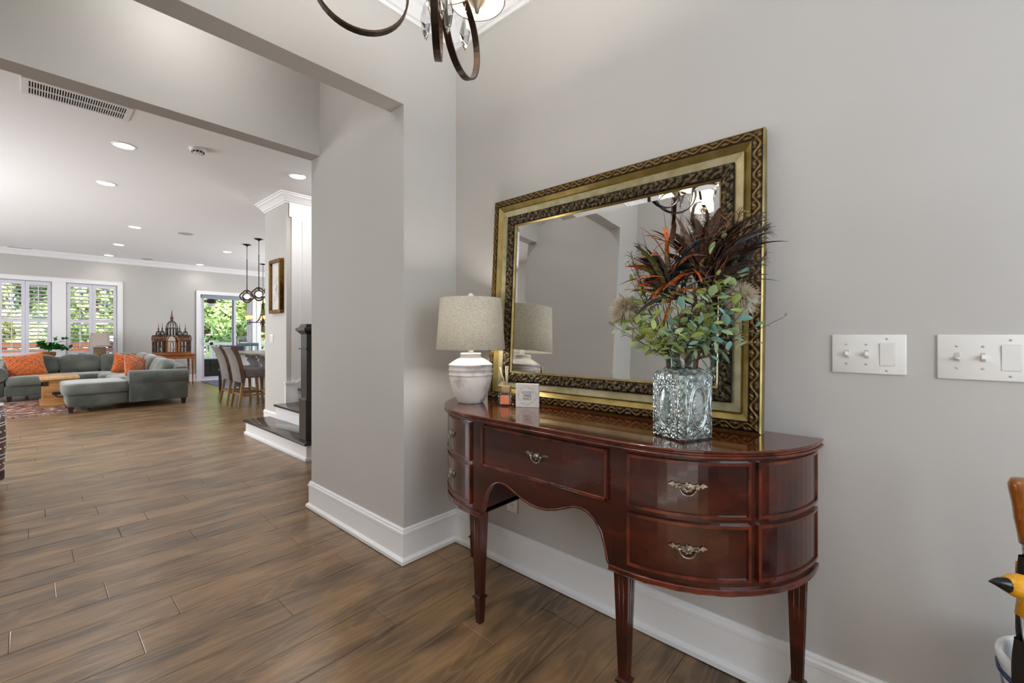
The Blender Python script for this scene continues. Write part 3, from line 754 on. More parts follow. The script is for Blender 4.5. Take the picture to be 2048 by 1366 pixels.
# rooster plume rising on the left: slim curling hackles
for i in range(84):
    a_ = rb.gauss(95, 62); l = rb.uniform(45, 105) * (1.0 if 40 < a_ < 140 else .72); x0, y0 = 1338 + rb.uniform(-10, 10), rb.uniform(540, 610)
    x1, y1 = x0 + l * math.cos(R(a_)), y0 - l * math.sin(R(a_)) * .95
    feather(x0, y0, x1, y1, rb.choice((O, K, K, Br, Gf, Bl, Gf, O, O, Br)), rb.uniform(.02, .11), rb.uniform(.25, .75), rb.uniform(.05, .095), .3, rb.uniform(-1.2, 1.2))
for a in ((1338, 500, 1310, 462, O), (1335, 495, 1302, 500, O), (1330, 520, 1275, 506, O), (1330, 560, 1262, 545, O), (1345, 500, 1352, 455, Br), (1338, 492, 1330, 450, O), (1395, 545, 1402, 520, O), (1400, 575, 1393, 535, O)):
    feather(*a[:4], a[4], .11, .5, .11, .2, rb.uniform(-.5, .5))
# brown plumes behind on the right
for i in range(72):
    a_ = rb.uniform(18, 128); l = rb.uniform(80, 150); x0, y0 = 1408 + rb.uniform(-14, 14), rb.uniform(545, 590)
    feather(x0, y0, x0 + l * math.cos(R(a_)) * .85, y0 - l * math.sin(R(a_)), rb.choice((Br, Br, Br, K, Br)), rb.uniform(-.035, .05), rb.uniform(.1, .5), rb.uniform(.06, .11), .6, rb.uniform(-1, 1))
for a in ((1415, 500, 1492, 437, Br), (1420, 505, 1498, 450, K), (1405, 500, 1378, 428, Br), (1410, 500, 1398, 432, Br), (1412, 500, 1425, 428, Br)):
    feather(*a[:4], a[4], .0, .15, .20, .5, rb.uniform(-.4, .4))
def spray(px0, py0, px1, py1, material, n, spread, dep, r=.0007, droop=.2, name='plume'):
    a = bp(px0, py0, dep); b = bp(px1, py1, dep); ax = b - a; m = MB()
    m.tube([a, a.lerp(b, .5) + Vector((0, 0, .006)), b], .0014, 5)
    for i in range(n):
        t = rb.uniform(.12, 1); p = a.lerp(b, t); dv = (ax.normalized() * rb.uniform(.3, .9) + Vector((rb.uniform(-1, 1), rb.uniform(-1, 1), rb.uniform(-1, 1)))).normalized(); l = spread * rb.uniform(.5, 1)
        m.tube([p, p + dv * l * .55, p + dv * l + Vector((0, 0, -droop * l))], [r, r * .8, r * .3], 3, cap=False)
    m.build(name, material, bq, world=False)
spray(1440, 640, 1512, 470, K, 260, .035, -.03); spray(1435, 640, 1488, 480, K, 200, .035, -.02); spray(1445, 640, 1515, 520, K, 160, .03, -.03); spray(1300, 620, 1258, 500, Gf, 170, .035, -.02); spray(1320, 600, 1275, 480, K, 170, .035, -.01); spray(1430, 600, 1470, 440, Br, 200, .03, -.01)
for a in ((1405, 560, 1385, 432), (1410, 560, 1412, 430), (1412, 555, 1440, 436), (1400, 570, 1372, 470), (1420, 560, 1470, 470)): spray(*a, Br, 330, .030, -.03, .0008, .3)
for a in ((1335, 600, 1300, 520), (1350, 600, 1385, 540), (1340, 620, 1340, 520)): spray(*a, K, 160, .024, .0, .0008, .3)
for a in ((1450, 560, 1516, 478), (1440, 600, 1505, 450), (1430, 610, 1480, 520)): spray(*a, K, 260, .034, -.02, .0008, .3)
for c0, s_ in (((1240, 610), 1), ((1478, 595), -1)):
    m = MB(); ctr = bp(c0[0] + 10 * s_, c0[1] + 8, -.01)
    for i in range(900):
        d = Vector((rb.gauss(0, 1), rb.gauss(0, 1), rb.gauss(0, 1) + .25)).normalized(); l = rb.uniform(.034, .056)
        p = ctr + d * .006 + sr * (-s_ * .004)
        m.tube([p, p + d * l * .6 + Vector((0, 0, .004)), p + d * l + Vector((0, 0, -.004))], [.0013, .0010, .0004], 3, cap=False)
    m.build('fluffy_tuft', 'fluff', bq, world=False); stem((0, 0, 0), ctr, .0016, .001)
# long thin grass blades
for a in ((1345, 600, 1326, 408), (1350, 600, 1364, 402), (1315, 600, 1283, 455), (1362, 600, 1366, 425), (1372, 600, 1358, 412)):
    A_ = bp(a[0], a[1], 0); B_ = bp(a[2], a[3], .0); MB().tube([A_, A_.lerp(B_, .5) + sr * .004, B_], [.0022, .0018, .0003], 4).build('grass_blade', 'feather_black', bq, world=False)
# curly twigs
for s0 in ((1400, 600, 1440, 445), (1390, 620, 1395, 480), (1410, 620, 1462, 450), (1360, 640, 1340, 560), (1385, 640, 1410, 540), (1405, 600, 1425, 480), (1375, 660, 1380, 590)):
    A_ = bp(s0[0], s0[1], .06); B_ = bp(s0[2], s0[3], .05); n_ = 34; f1, f2 = rb.uniform(1.5, 3), rb.uniform(0, 6)
    pts = [Vector((0, 0, 0)).lerp(A_, i / 5) for i in range(5)] + [A_.lerp(B_, i / n_) + (sr * math.sin(f1 * 6.28 * i / n_ + f2) + Vector((0, 0, 1)) * math.cos(f1 * 6.28 * i / n_ + f2) * .6 + scam * math.sin(f1 * 4 * i / n_)) * .020 * (i / n_) for i in range(n_ + 1)]
    MB().tube(pts, .0010, 5).build('curly_twig', rb.choice(('twig_red', 'twig_red', 'twig')), bq, world=False)
# berry sprigs
for tip_ in ((1533, 640), (1497, 682), (1480, 452), (1256, 520), (1246, 668)):
    B_ = bp(tip_[0], tip_[1], .04); pts = stem((0, 0, 0), B_, .0014, .0007, .02)
    m = MB()
    for i in range(10):
        k = rb.randint(5, 8); o_ = Vector((rb.uniform(-1, 1), rb.uniform(-1, 1), rb.uniform(-1, 1))) * .010; m.sphere(pts[k] + o_, .0026, 6, 5); m.tube([pts[k], pts[k] + o_], .0005, 3)
    m.build('berry_cluster', 'berry', bq, world=False)['kind'] = 'stuff'
for i in range(16):
    a = rb.uniform(0, 6.28); stem((.022 * math.cos(a), .022 * math.sin(a), -.12), bp(1366 + rb.uniform(-70, 70), rb.uniform(560, 640), rb.uniform(-.05, .07)), .0016, .001, .01, rb.choice(('twig', 'twig', 'twig_red')))

# ------------------------------------------------------------ switch plates and outlet
def switch_plate(ya, yb, z0, z1, label, lean=0, knob=False):
    x = XW; t = thing('switch_plate', label, 'light switch', (x, (ya + yb) / 2, (z0 + z1) / 2), 0, 'light switch plates on the right wall')
    w_, h_ = abs(ya - yb), z1 - z0
    p = MB(); p.box((-.006, -w_ / 2, -h_ / 2), (0, w_ / 2, h_ / 2)); p.build('plate', 'white_plastic', t, world=False, bevel=.003)
    xs = (w_ * .285, w_ * .015, -w_ * .255)
    for k in (0, 1):
        y = xs[k]
        MB().box((-.0065, y - .0052, -.0125), (-.0058, y + .0052, .0125)).build('slot', 'screw', t, world=False)
        if knob and k == 0:
            g = MB(); g.box((-.0068, y - .0045, -.001), (-.006, y + .0045, .011)); g.box((-.016, y - .004, -.006), (-.006, y + .004, .001)); g.sphere((-.016, y, -.004), .0062, 10, 6, (1, 1.3, .8)); g.build('toggle', 'screw', t, world=False)
        else:
            M_ = Matrix.Translation((-.006, y, 0)) @ Matrix.Rotation(R(24), 4, 'Y')
            g = MB(); g.box((-.012, -.0042, -.009), (.002, .0042, .004), M_); g.build('toggle', 'white_plastic', t, world=False, bevel=.001, seg=1)
        for z in (.030, -.030): sc_ = MB(); sc_.lathe([(0, 0), (.0032, 0), (.0026, .0014), (0, .0016)], (0, 0, 0), 10, cap=False, M=Matrix.Translation((-.006, y, z)) @ Matrix.Rotation(R(-90), 4, 'Y')); sc_.box((-.0078, y - .0028, z - .0004), (-.0074, y + .0028, z + .0004)); sc_.build('screw', 'screw', t, world=False)
    y = xs[2]
    MB().box((-.0064, y - .0175, -.0345), (-.0058, y + .0175, .0345)).build('paddle_gap', 'screw', t, world=False)
    g = MB(); g.add([(-.0066, y - .0165, -.033), (-.0066, y + .0165, -.033), (-.0095, y + .0165, .033), (-.0095, y - .0165, .033), (-.005, y - .0165, -.033), (-.005, y + .0165, -.033), (-.005, y + .0165, .033), (-.005, y - .0165, .033)], [(0, 1, 2, 3), (4, 7, 6, 5), (0, 4, 5, 1), (1, 5, 6, 2), (2, 6, 7, 3), (3, 7, 4, 0)])
    g.build('rocker', 'white_plastic', t, world=False, bevel=.001, seg=1)
    for z in (.0475, -.0475): sc_ = MB(); sc_.lathe([(0, 0), (.0032, 0), (.0026, .0014), (0, .0016)], (0, 0, 0), 10, cap=False, M=Matrix.Translation((-.006, y, z)) @ Matrix.Rotation(R(-90), 4, 'Y')); sc_.box((-.0078, y - .0028, z - .0004), (-.0074, y + .0028, z + .0004)); sc_.build('screw', 'screw', t, world=False)
    return t
switch_plate(.166, -.010, 1.102, 1.221, 'white three gang switch plate nearer the mirror, two toggles and a rocker')
switch_plate(-.073, -.255, 1.098, 1.221, 'white three gang switch plate cut by the frame edge, with a metal dimmer toggle', knob=True)
t = thing('wall_outlet', 'white duplex wall outlet low on the wall behind the sideboard', 'outlet', (XW, 1.53, .345))
MB().box((-.006, -.036, -.058), (0, .036, .058)).build('plate', 'white_plastic', t, world=False, bevel=.002)
for z in (.02, -.02):
    o = MB().box((-.008, -.016, z - .014), (-.005, .016, z + .014)).build('socket', 'white_plastic', t, world=False, bevel=.003)
    for yy in (-.006, .006): MB().box((-.0086, yy - .001, z - .004), (-.0078, yy + .001, z + .006)).build('slot', 'dark_gap', o, world=False)

# ------------------------------------------------------------ chandelier
def lat(px, d): return (px - 1024) / 869.4 * d
def fp(l, d): s, c = math.sin(YAW), math.cos(YAW); return (s * d + c * l, c * d - s * l)
hl, hd = -.379, 1.12
hx, hy = fp(hl, hd)
ch = thing('chandelier', 'bronze loop-arm chandelier with white drum shades and hanging crystal drops', 'chandelier', (hx, hy, ZC))
MB().lathe([(0, 0), (.065, 0), (.065, -.012), (.045, -.028), (.012, -.036), (0, -.036)], (hx, hy, ZC), 28, cap=False).build('canopy', 'bronze', ch)
m = MB(); z = ZC - .036; i = 0
while z > 2.72:
    a = (1, 0) if i % 2 else (0, 1); m.tube([(hx + a[0] * .010 * math.cos(w * math.pi / 6), hy + a[1] * .010 * math.cos(w * math.pi / 6), z - .016 + .019 * math.sin(w * math.pi / 6)) for w in range(12)], .0022, 5, closed=True); z -= .030; i += 1
m.build('chain', 'bronze', ch)
MB().lathe([(0, 2.72), (.008, 2.72), (.008, 2.60), (.020, 2.585), (.012, 2.57), (.012, 2.42), (.030, 2.40), (.036, 2.385), (.020, 2.36), (.012, 2.34), (0, 2.33)], (hx, hy, 0), 20, cap=False).build('column', 'bronze', ch)
ZR = 2.052
def crystal_drop(x, y, ztop, ln, wd, nm='crystal_drop'):
    m = MB(); m.lathe([(.0005, 0), (wd * .5, -ln * .18), (wd, -ln * .48), (wd * .62, -ln * .78), (.0005, -ln)], (x, y, ztop), 6, cap=False, smooth=False); m.sphere((x, y, ztop + .006), .005, 8, 6); m.tube([(x, y, ztop + .012), (x, y, ztop + .03)], .0012, 4); m.build(nm, 'crystal', ch)
arms = [((722, 1.193), 4, .126), ((874, 1.284), 86, .126), ((924, 1.385), 66, .126), ((880, .93), -60, .126), ((445, .902), 20, .126)]
for k, ((px_, d_), yawdeg, rr) in enumerate(arms):
    l_ = lat(px_, d_); cx, cy = fp(l_, d_)
    # ring plane: horizontal direction at angle yawdeg from the viewer's right
    vd = Vector(px_ray(px_, 600)); vd.z = 0; vd.normalize(); rgt = Vector((vd.y, -vd.x, 0)); a = R(yawdeg); dr = rgt * math.cos(a) + vd * math.sin(a); nr = Vector((dr.y, -dr.x, 0))
    cz = ZR + rr; n = 44
    pts = [Vector((cx, cy, cz)) + dr * rr * math.cos(2 * math.pi * i / n) + Vector((0, 0, 1)) * rr * math.sin(2 * math.pi * i / n) for i in range(n)]
    arm = MB().tube(pts, .0105, flat=(nr, .0028), closed=True).build('loop_arm', 'bronze', ch)
    # curved strap from hub to ring
    top = Vector((cx, cy, cz + rr)); hub = Vector((hx, hy, 2.40))
    MB().tube(bez(hub, hub + Vector((0, 0, .10)), top + Vector((0, 0, .12)) - (top - hub) * .3, top, 14), .0075, flat=(nr, .0028)).build('strap', 'bronze', ch)
    out = (top - hub); out.z = 0; out = out.normalized() if out.length > .02 else Vector((1, 0, 0))
    sp = top + out * (.035)
    if k == 2: sp = Vector((*fp(lat(954, 1.382), 1.382), 0))
    if k == 4: sp = Vector((.20, 1.06, 0))
    zs = 2.282
    MB().lathe([(0, zs - .040), (.006, zs - .038), (.010, zs - .022), (.026, zs - .004), (.030, zs + .004), (.026, zs + .006), (.010, zs + .002), (.010, zs + .06), (0, zs + .06)], (sp.x, sp.y, 0), 18, cap=False).build('candle_cup', 'bronze_light', ch)
    s_ = MB(); s_.lathe([(.088, zs), (.084, zs + .115)], (sp.x, sp.y, 0), 40, cap=False); s_.lathe([(.0865, zs), (.0825, zs + .115)], (sp.x, sp.y, 0), 40, cap=False); so = s_.build('drum_shade', 'shade_glow', ch)
    m = MB(); m.tube([(sp.x + .0875 * math.cos(w * math.pi / 20), sp.y + .0875 * math.sin(w * math.pi / 20), zs) for w in range(40)], .0022, 5, closed=True); m.build('shade_trim', 'bronze_light', so)
    MB().sphere((sp.x, sp.y, zs + .085), .020, 12, 8, (1, 1, 1.3)).build('bulb', 'bulb', ch)
    lamp('chandelier_light', 'POINT', (sp.x, sp.y, zs + .085), 11.5, (1, .98, .955), shadow_soft_size=.03)
    ct = Vector((cx, cy, cz + rr - .03))
    if k == 2: ct = Vector((*fp(lat(930, 1.36), 1.36), 2.225))
    crystal_drop(ct.x, ct.y, ct.z, .118 if k == 2 else .10, .018)
for px_, d_, zt2, ln in ((852, 1.22, 2.16, .115), (868, 1.25, 2.24, .15), (896, 1.26, 2.22, .13), (884, 1.20, 2.25, .16), (862, 1.27, 2.27, .12)):
    x_, y_ = fp(lat(px_, d_), d_); crystal_drop(x_, y_, zt2, ln, .017)

# ------------------------------------------------------------ umbrella stand and umbrellas
ux, uy = 1.505, -.278
us = thing('umbrella_stand', 'blue and white china umbrella stand on the floor at the right edge', 'umbrella stand', (ux, uy, 0))
MB().lathe([(0, 0), (.095, 0), (.100, .012), (.098, .03), (.094, .10), (.096, .25), (.104, .38), (.112, .46), (.1135, .468)], (ux, uy, 0), 40, cap=False).build('body', 'china_blue', us)
MB().lathe([(.1135, .466), (.1145, .474), (.1175, .480), (.1175, .492), (.1155, .496), (.108, .498), (.104, .492), (.100, .42), (.085, .03), (0, .03)], (ux, uy, 0), 40, cap=False).build('rim', 'china_white', us)
m = MB()
for zz in (.452, .461): m.tube([(ux + (.1135 + (zz - .452) * .12) * math.cos(a * math.pi / 20), uy + (.1135 + (zz - .452) * .12) * math.sin(a * math.pi / 20), zz) for a in range(40)], .0022, 5, closed=True)
m.build('blue_band', mat('cobalt', '#1b2a63', .2, coat=.4), us)
def umbrella(label, bx_, by_, tx, ty, zt2, kind):
    t = thing('umbrella', label, 'umbrella', (bx_, by_, .035), 0, 'umbrellas in the china stand')
    A_ = Vector((bx_, by_, .04)); B_ = Vector((tx, ty, zt2)); ax = (B_ - A_)
    MB().tube([A_, B_], .005, 8).build('shaft', 'chrome', t)
    m = MB(); n = 22; f0, f1 = .04, .80 if kind == 'wood' else .82
    q = ax.to_track_quat('Z', 'Y').to_matrix().to_4x4(); L_ = ax.length
    vs = []; rows = 16
    for j in range(rows):
        t_ = j / (rows - 1); z_ = L_ * (f0 + (f1 - f0) * t_); rad = .012 + .026 * math.sin(math.pi * (.12 + .83 * t_)) * (.55 + .45 * t_)
        for i in range(n):
            a = 2 * math.pi * i / n + t_ * 1.6; r_ = rad * (1 + .16 * math.sin(5 * a)); p = q @ Vector((r_ * math.cos(a), r_ * math.sin(a), z_)) + A_; vs.append(p)
    m.add(vs, [(j * n + i, j * n + (i + 1) % n, (j + 1) * n + (i + 1) % n, (j + 1) * n + i) for j in range(rows - 1) for i in range(n)], True); m.build('folded_canopy', 'umbrella_cloth', t)
    def prad(f):
        t_ = (f - f0) / (f1 - f0); return 1.14 * (.012 + .026 * math.sin(math.pi * (.12 + .83 * t_)) * (.55 + .45 * t_))
    if kind == 'wood':
        for ph in (0, 2.6):
            MB().tube([q @ Vector((prad(.52 + .26 * s_) * math.cos(ph + 1.4 * s_), prad(.52 + .26 * s_) * math.sin(ph + 1.4 * s_), L_ * (.52 + .26 * s_))) + A_ for s_ in [i / 12 for i in range(13)]], .0032, 6).build('yellow_piping', 'umbrella_yellow', t)
        h = MB(); h.lathe([(0, L_ * .835), (.016, L_ * .835), (.017, L_ * .86), (.020, L_ * .90), (.0205, L_ * .903), (.020, L_ * .906), (.0205, L_ * .93), (.021, L_ * .933), (.0205, L_ * .936), (.024, L_ * .975), (.024, L_ * .99), (.019, L_ * 1.003), (0, L_ * 1.006)], tuple(A_), 20, cap=False, M=q); h.build('wooden_handle', 'amber_wood', t)
        MB().lathe([(0, L_ * .80), (.012, L_ * .80), (.012, L_ * .835), (0, L_ * .835)], tuple(A_), 14, cap=False, M=q).build('ferrule', 'chrome', t)
    else:
        hd_ = B_; bd = Vector((-.60, .80, .02)).normalized()
        h = MB(); h.sphere(hd_, .026, 16, 12, (1.25, 1.05, .95), Matrix.Rotation(math.atan2(bd.y, bd.x), 4, 'Z')); h.tube([hd_, hd_ + Vector((.01, -.012, -.03)), hd_ + Vector((.004, -.004, -.065))], [.020, .016, .012], 12); h.build('bird_head_handle', 'bird_yellow', t)
        b = MB(); p0_ = hd_ + bd * .020; b.tube([p0_ + bd * (.042 * s_) + Vector((0, 0, .004 * math.sin(3 * s_) + .006 * s_ * s_)) for s_ in (0, .25, .5, .75, 1)], [.0165, .0140, .0105, .006, .0008], 12); b.build('beak', 'beak_black', t)
        e = MB()
        sd = Vector((bd.y, -bd.x, 0))
        for s_ in (-1, 1): e.sphere(hd_ + sd * s_ * .022 + bd * .006 + Vector((0, 0, .006)), .0035, 8, 6)
        e.build('eye', 'beak_black', t)
umbrella('folded black umbrella with yellow piping and an amber wooden handle', 1.525, -.262, 1.492, -.202, .893, 'wood')
umbrella('folded black umbrella with a yellow bird head handle and black beak', 1.480, -.245, 1.424, -.1885, .680, 'bird')
# ============================================================ stair
st = thing('staircase', 'white staircase with dark treads and a square dark newel post', 'staircase', (1.80, 5.1, 0))
RIS, RUN = .176, .285
SX, SY0, SY1 = 1.80, 4.285, 6.03
for i in range(6):
    x0 = SX + i * RUN; ya, yb = (SY0, SY1) if i == 0 else (SY0 + .02, YS0)
    zb = 0 if i == 0 else i * RIS
    MB().box((x0, ya, zb), (x0 + RUN + .02, yb, (i + 1) * RIS - .026)).build('riser', 'trim_white', st)
    MB().box((x0 - .028, ya - (.028 if i < 2 else .0), (i + 1) * RIS - .026), (x0 + RUN + (.0 if i else .0), yb + (.028 if i == 0 else 0), (i + 1) * RIS)).build('tread', 'stair_dark', st, bevel=.006)
m = MB(); m.profile([(SX, SY1, -1, 1), (SX, SY0, -1, -1), (SX + 1.2, SY0, 0, -1)], [(0, .034), (.012, .030), (.016, .020), (.016, .0), (0, .0)]); m.build('shoe_moulding', 'trim_white', st)
# skirt board against the far side wall of the stair
sk = [(2.195, RIS), (2.195, RIS * 2 + .24), (2.30, RIS * 2 + .24), (3.9, RIS * 2 + .24 + 1.60 * RIS / RUN), (3.9, RIS * 2 + .03 + 1.45 * RIS / RUN), (2.6, RIS * 2 - .02)]
MB().prism(sk, YS0 - .022, YS0 + .011, 'y').build('skirt_board', 'trim_white', st)
MB().box((2.185, YS0 - .030, RIS * 2 + .24), (2.31, YS0 + .011, RIS * 2 + .265)).build('skirt_cap', 'trim_white', st)
# newel
nx, ny, nh = 1.832 + .082, 4.37 + .082, .082
npost = MB(); npost.box((nx - nh, ny - nh, RIS), (nx + nh, ny + nh, .575)); npost.box((nx - nh + .012, ny - nh + .012, .575), (nx + nh - .012, ny + nh - .012, 1.29))
pb = npost.build('newel_post', 'newel_dark', st, bevel=.003, seg=1)
m = MB(); m.box((nx - nh - .006, ny - nh - .006, .560), (nx + nh + .006, ny + nh + .006, .572)); m.taper((nx, ny, .572), nh + .004, (nx, ny, .592), nh - .010)
m.box((nx - nh - .004, ny - nh - .004, 1.075), (nx + nh + .004, ny + nh + .004, 1.088)); m.taper((nx, ny, 1.225), nh - .012, (nx, ny, 1.265), nh + .022); m.box((nx - nh - .026, ny - nh - .026, 1.262), (nx + nh + .026, ny + nh + .026, 1.292)); m.taper((nx, ny, 1.292), nh + .006, (nx, ny, 1.330), nh - .012)
m.build('newel_moulding', 'newel_dark', pb, bevel=.002, seg=1)
# white panelled stair wall: casing strips on the corner
m = MB(); m.box((XS + .06, YS0 - .006, 0), (XS + .17, YS0 + .011, ZC - .30)); m.box((XS + .19, YS0 - .012, 0), (XS + .21, YS0 + .011, ZC - .33)); m.box((XS + .17, YS0 - .002, 0), (4.5, YS0 + .0115, ZC)); m.box((XS + .03, YS0 - .004, ZC - .30), (4.5, YS0 + .011, ZC - .0))
struct(m.build('trim_4', 'trim_white'))

# ============================================================ things on the stub wall
mat('picture_gold', '#8a6420', .35, metal=.6, c2='#6a4713', scale=30)
mat('picture_mat', '#d9d6cf', .6, c2='#cfccc4', scale=6)
mat('picture_ink', '#8d8b86', .7)
pc = thing('framed_picture', 'narrow gilt framed sketch hanging on the wall beside the stair', 'picture', (XS, 6.14, 1.86))
PY0, PY1, PZ0, PZ1 = 5.955, 6.335, 1.505, 2.215
fr = MB()
for a, b in (((PY0, PZ0), (PY1, PZ0 + .045)), ((PY0, PZ1 - .045), (PY1, PZ1)), ((PY0, PZ0 + .045), (PY0 + .045, PZ1 - .045)), ((PY1 - .045, PZ0 + .045), (PY1, PZ1 - .045))): fr.box((XS - .05, a[0], a[1]), (XS - .001, b[0], b[1]))
fr.build('frame', 'picture_gold', pc, bevel=.004)
MB().box((XS - .022, PY0 + .045, PZ0 + .045), (XS - .018, PY1 - .045, PZ1 - .045)).build('mount', 'picture_mat', pc)
m = MB(); rq = random.Random(3)
for i in range(26): 
    y = 6.145 + rq.gauss(0, .035); z = 1.83 + rq.gauss(0, .08); m.tube([(XS - .0225, y, z), (XS - .0225, y + rq.uniform(-.02, .02), z + rq.uniform(.02, .07))], .0012, 4)
m.build('drawing', 'picture_ink', pc)
t = thing('switch_plate', 'white double rocker switch plate under the framed picture', 'light switch', (XS, 6.37, 1.17))
MB().box((-.006, -.058, -.060), (0, .058, .060)).build('plate', 'white_plastic', t, world=False, bevel=.002)
for y in (-.024, .024): MB().box((-.010, y - .016, -.033), (-.005, y + .016, .033)).build('rocker', 'white_plastic', t, world=False, bevel=.001, seg=1)

# ============================================================ ceiling devices
def on_ceil(x, y): return on_floor(x, y, ZC)
can_names = ['nearest the header, beside the air grille', 'second down the hall, behind the nearest one', 'by the stair wall crown', 'over the sofa chaise', 'over the middle of the sofa', 'closest to the shuttered windows', 'left of the island pendants', 'above the sliding door']
for i, p in enumerate(((248, 291), (213, 366.5), (595, 352.5), (270, 454), (237.5, 489), (217.5, 510.5), (454.5, 503.5), (400, 529))):
    x, y = on_ceil(*p); y = min(y, YW - .35)
    t = thing('recessed_light', 'round recessed ceiling light ' + can_names[i], 'ceiling light', (x, y, ZC), 0, 'recessed ceiling lights')
    MB().lathe([(.078, -.001), (.092, -.001), (.092, -.004), (.078, -.007)], (x, y, ZC), 32, cap=False).build('trim_ring', 'trim_white', t)
    MB().lathe([(0, -.003), (.079, -.003)], (x, y, ZC), 32, cap=False).build('lens', 'can_light', t)
    lamp('can_light', 'SPOT', (x, y, ZC - .012), 32 if i not in (5, 7) else 7, (1, .97, .93), (0, 0, 0), spot_size=R(150), spot_blend=.8, shadow_soft_size=.07)
# recessed light in the passage between the two headers (hidden by the header)
t = thing('recessed_light', 'round recessed ceiling light of the passage, hidden behind the header', 'ceiling light', (.52, 2.56, ZC), 0, 'recessed ceiling lights')
MB().lathe([(.078, -.001), (.092, -.001), (.092, -.004), (.078, -.007)], (.52, 2.56, ZC), 24, cap=False).build('trim_ring', 'trim_white', t)
MB().lathe([(0, -.003), (.079, -.003)], (.52, 2.56, ZC), 24, cap=False).build('lens', 'can_light', t)
lamp('passage_light', 'POINT', (.52, 2.56, ZC - .04), 4.8, (1, .99, .97), shadow_soft_size=.035)
t = thing('recessed_light', 'added round recessed ceiling light above the stair, unseen behind the pier', 'ceiling light', (2.75, 4.95, ZC), 0, 'recessed ceiling lights')
MB().lathe([(.078, -.001), (.092, -.001), (.092, -.004), (.078, -.007)], (2.75, 4.95, ZC), 24, cap=False).build('trim_ring', 'trim_white', t)
MB().lathe([(0, -.003), (.079, -.003)], (2.75, 4.95, ZC), 24, cap=False).build('lens', 'can_light', t)
lamp('stair_fill_light', 'POINT', (2.75, 4.95, ZC - .05), 20, (1, .98, .95), shadow_soft_size=.05)  # fill light and its can, added to brighten the white stair wall
for p, lb in (((371, 467), 'flat round ceiling speaker nearer the camera'), ((295, 518), 'flat round ceiling speaker nearer the windows')):
    x, y = on_ceil(*p); t = thing('ceiling_speaker', lb, 'speaker', (x, y, ZC), 0, 'round ceiling speakers')
    MB().lathe([(.118, -.001), (.125, -.001), (.125, -.005), (.118, -.006)], (x, y, ZC), 32, cap=False).build('trim_ring', 'trim_white', t)
    MB().lathe([(0, -.004), (.118, -.004)], (x, y, ZC), 32, cap=False).build('grille', mat('speaker_mesh' + lb[-7:], '#b9b9b9', .8), t)
x, y = on_ceil(396, 298); t = thing('smoke_detector', 'round white smoke detector on the ceiling with dark vent slots', 'smoke detector', (x, y, ZC))
MB().lathe([(0, -.048), (.030, -.048), (.046, -.040), (.052, -.026), (.066, -.024), (.070, -.012), (.070, 0)], (x, y, ZC), 32, cap=False).build('body', 'white_plastic', t)
for k in range(10):
    a = k * 2 * math.pi / 10; M_ = Matrix.Translation((x, y, ZC - .0345)) @ Matrix.Rotation(a, 4, 'Z'); MB().box((.042, -.009, -.007), (.0515, .009, .007), M_).build('vent_slot', 'dark_gap', t)
# return air grille
gx0, gy0 = on_ceil(50, 157); gx1, gy1 = on_ceil(250, 240)
gx0, gx1, gy0, gy1 = gx0 - .02, gx1 + .02, 4.60, 4.90
t = thing('air_grille', 'long white ceiling return air grille with two rows of slots', 'air vent', ((gx0 + gx1) / 2, (gy0 + gy1) / 2, ZC))
MB().box((gx0 + .01, gy0 + .01, ZC - .002), (gx1 - .01, gy1 - .01, ZC - .0005)).build('dark_duct', 'dark_gap', t)
m = MB()
for a, b in (((gx0, gy0), (gx1, gy0 + .030)), ((gx0, gy1 - .030), (gx1, gy1)), ((gx0, gy0 + .03), (gx0 + .035, gy1 - .03)), ((gx1 - .035, gy0 + .03), (gx1, gy1 - .03)), ((gx0 + .035, (gy0 + gy1) / 2 - .008), (gx1 - .035, (gy0 + gy1) / 2 + .008))): m.box((a[0], a[1], ZC - .008), (b[0], b[1], ZC - .0005))
m.build('frame', 'trim_white', t)
nsl = 38
slat = None
for i in range(nsl + 1):
    x = gx0 + .035 + (gx1 - gx0 - .07) * i / nsl
    if slat is None:
        slat = MB().box((-.0028, gy0 + .03 - (gy0 + gy1) / 2, -.0075), (.0028, gy1 - .03 - (gy0 + gy1) / 2, -.0025)).build('slat', 'trim_white', t, world=False); o = slat
    else: o = slat.copy(); C.objects.link(o); o.parent = t
    o.location = (x - (gx0 + gx1) / 2, 0, 0)
x0, y0 = on_ceil(15, 497); x1, y1 = on_ceil(64, 501.5); y0 = min(y0, YW - .17)
t = thing('slot_vent', 'thin dark slot air vent in the ceiling above the shuttered windows', 'air vent', ((x0 + x1) / 2, y0, ZC))
MB().box((x0, y0 - .04, ZC - .006), (x1, y0 + .04, ZC - .0005)).build('frame', 'trim_white', t); MB().box((x0 + .008, y0 - .030, ZC - .0072), (x1 - .008, y0 + .030, ZC - .0062)).build('slot', 'dark_gap', t)

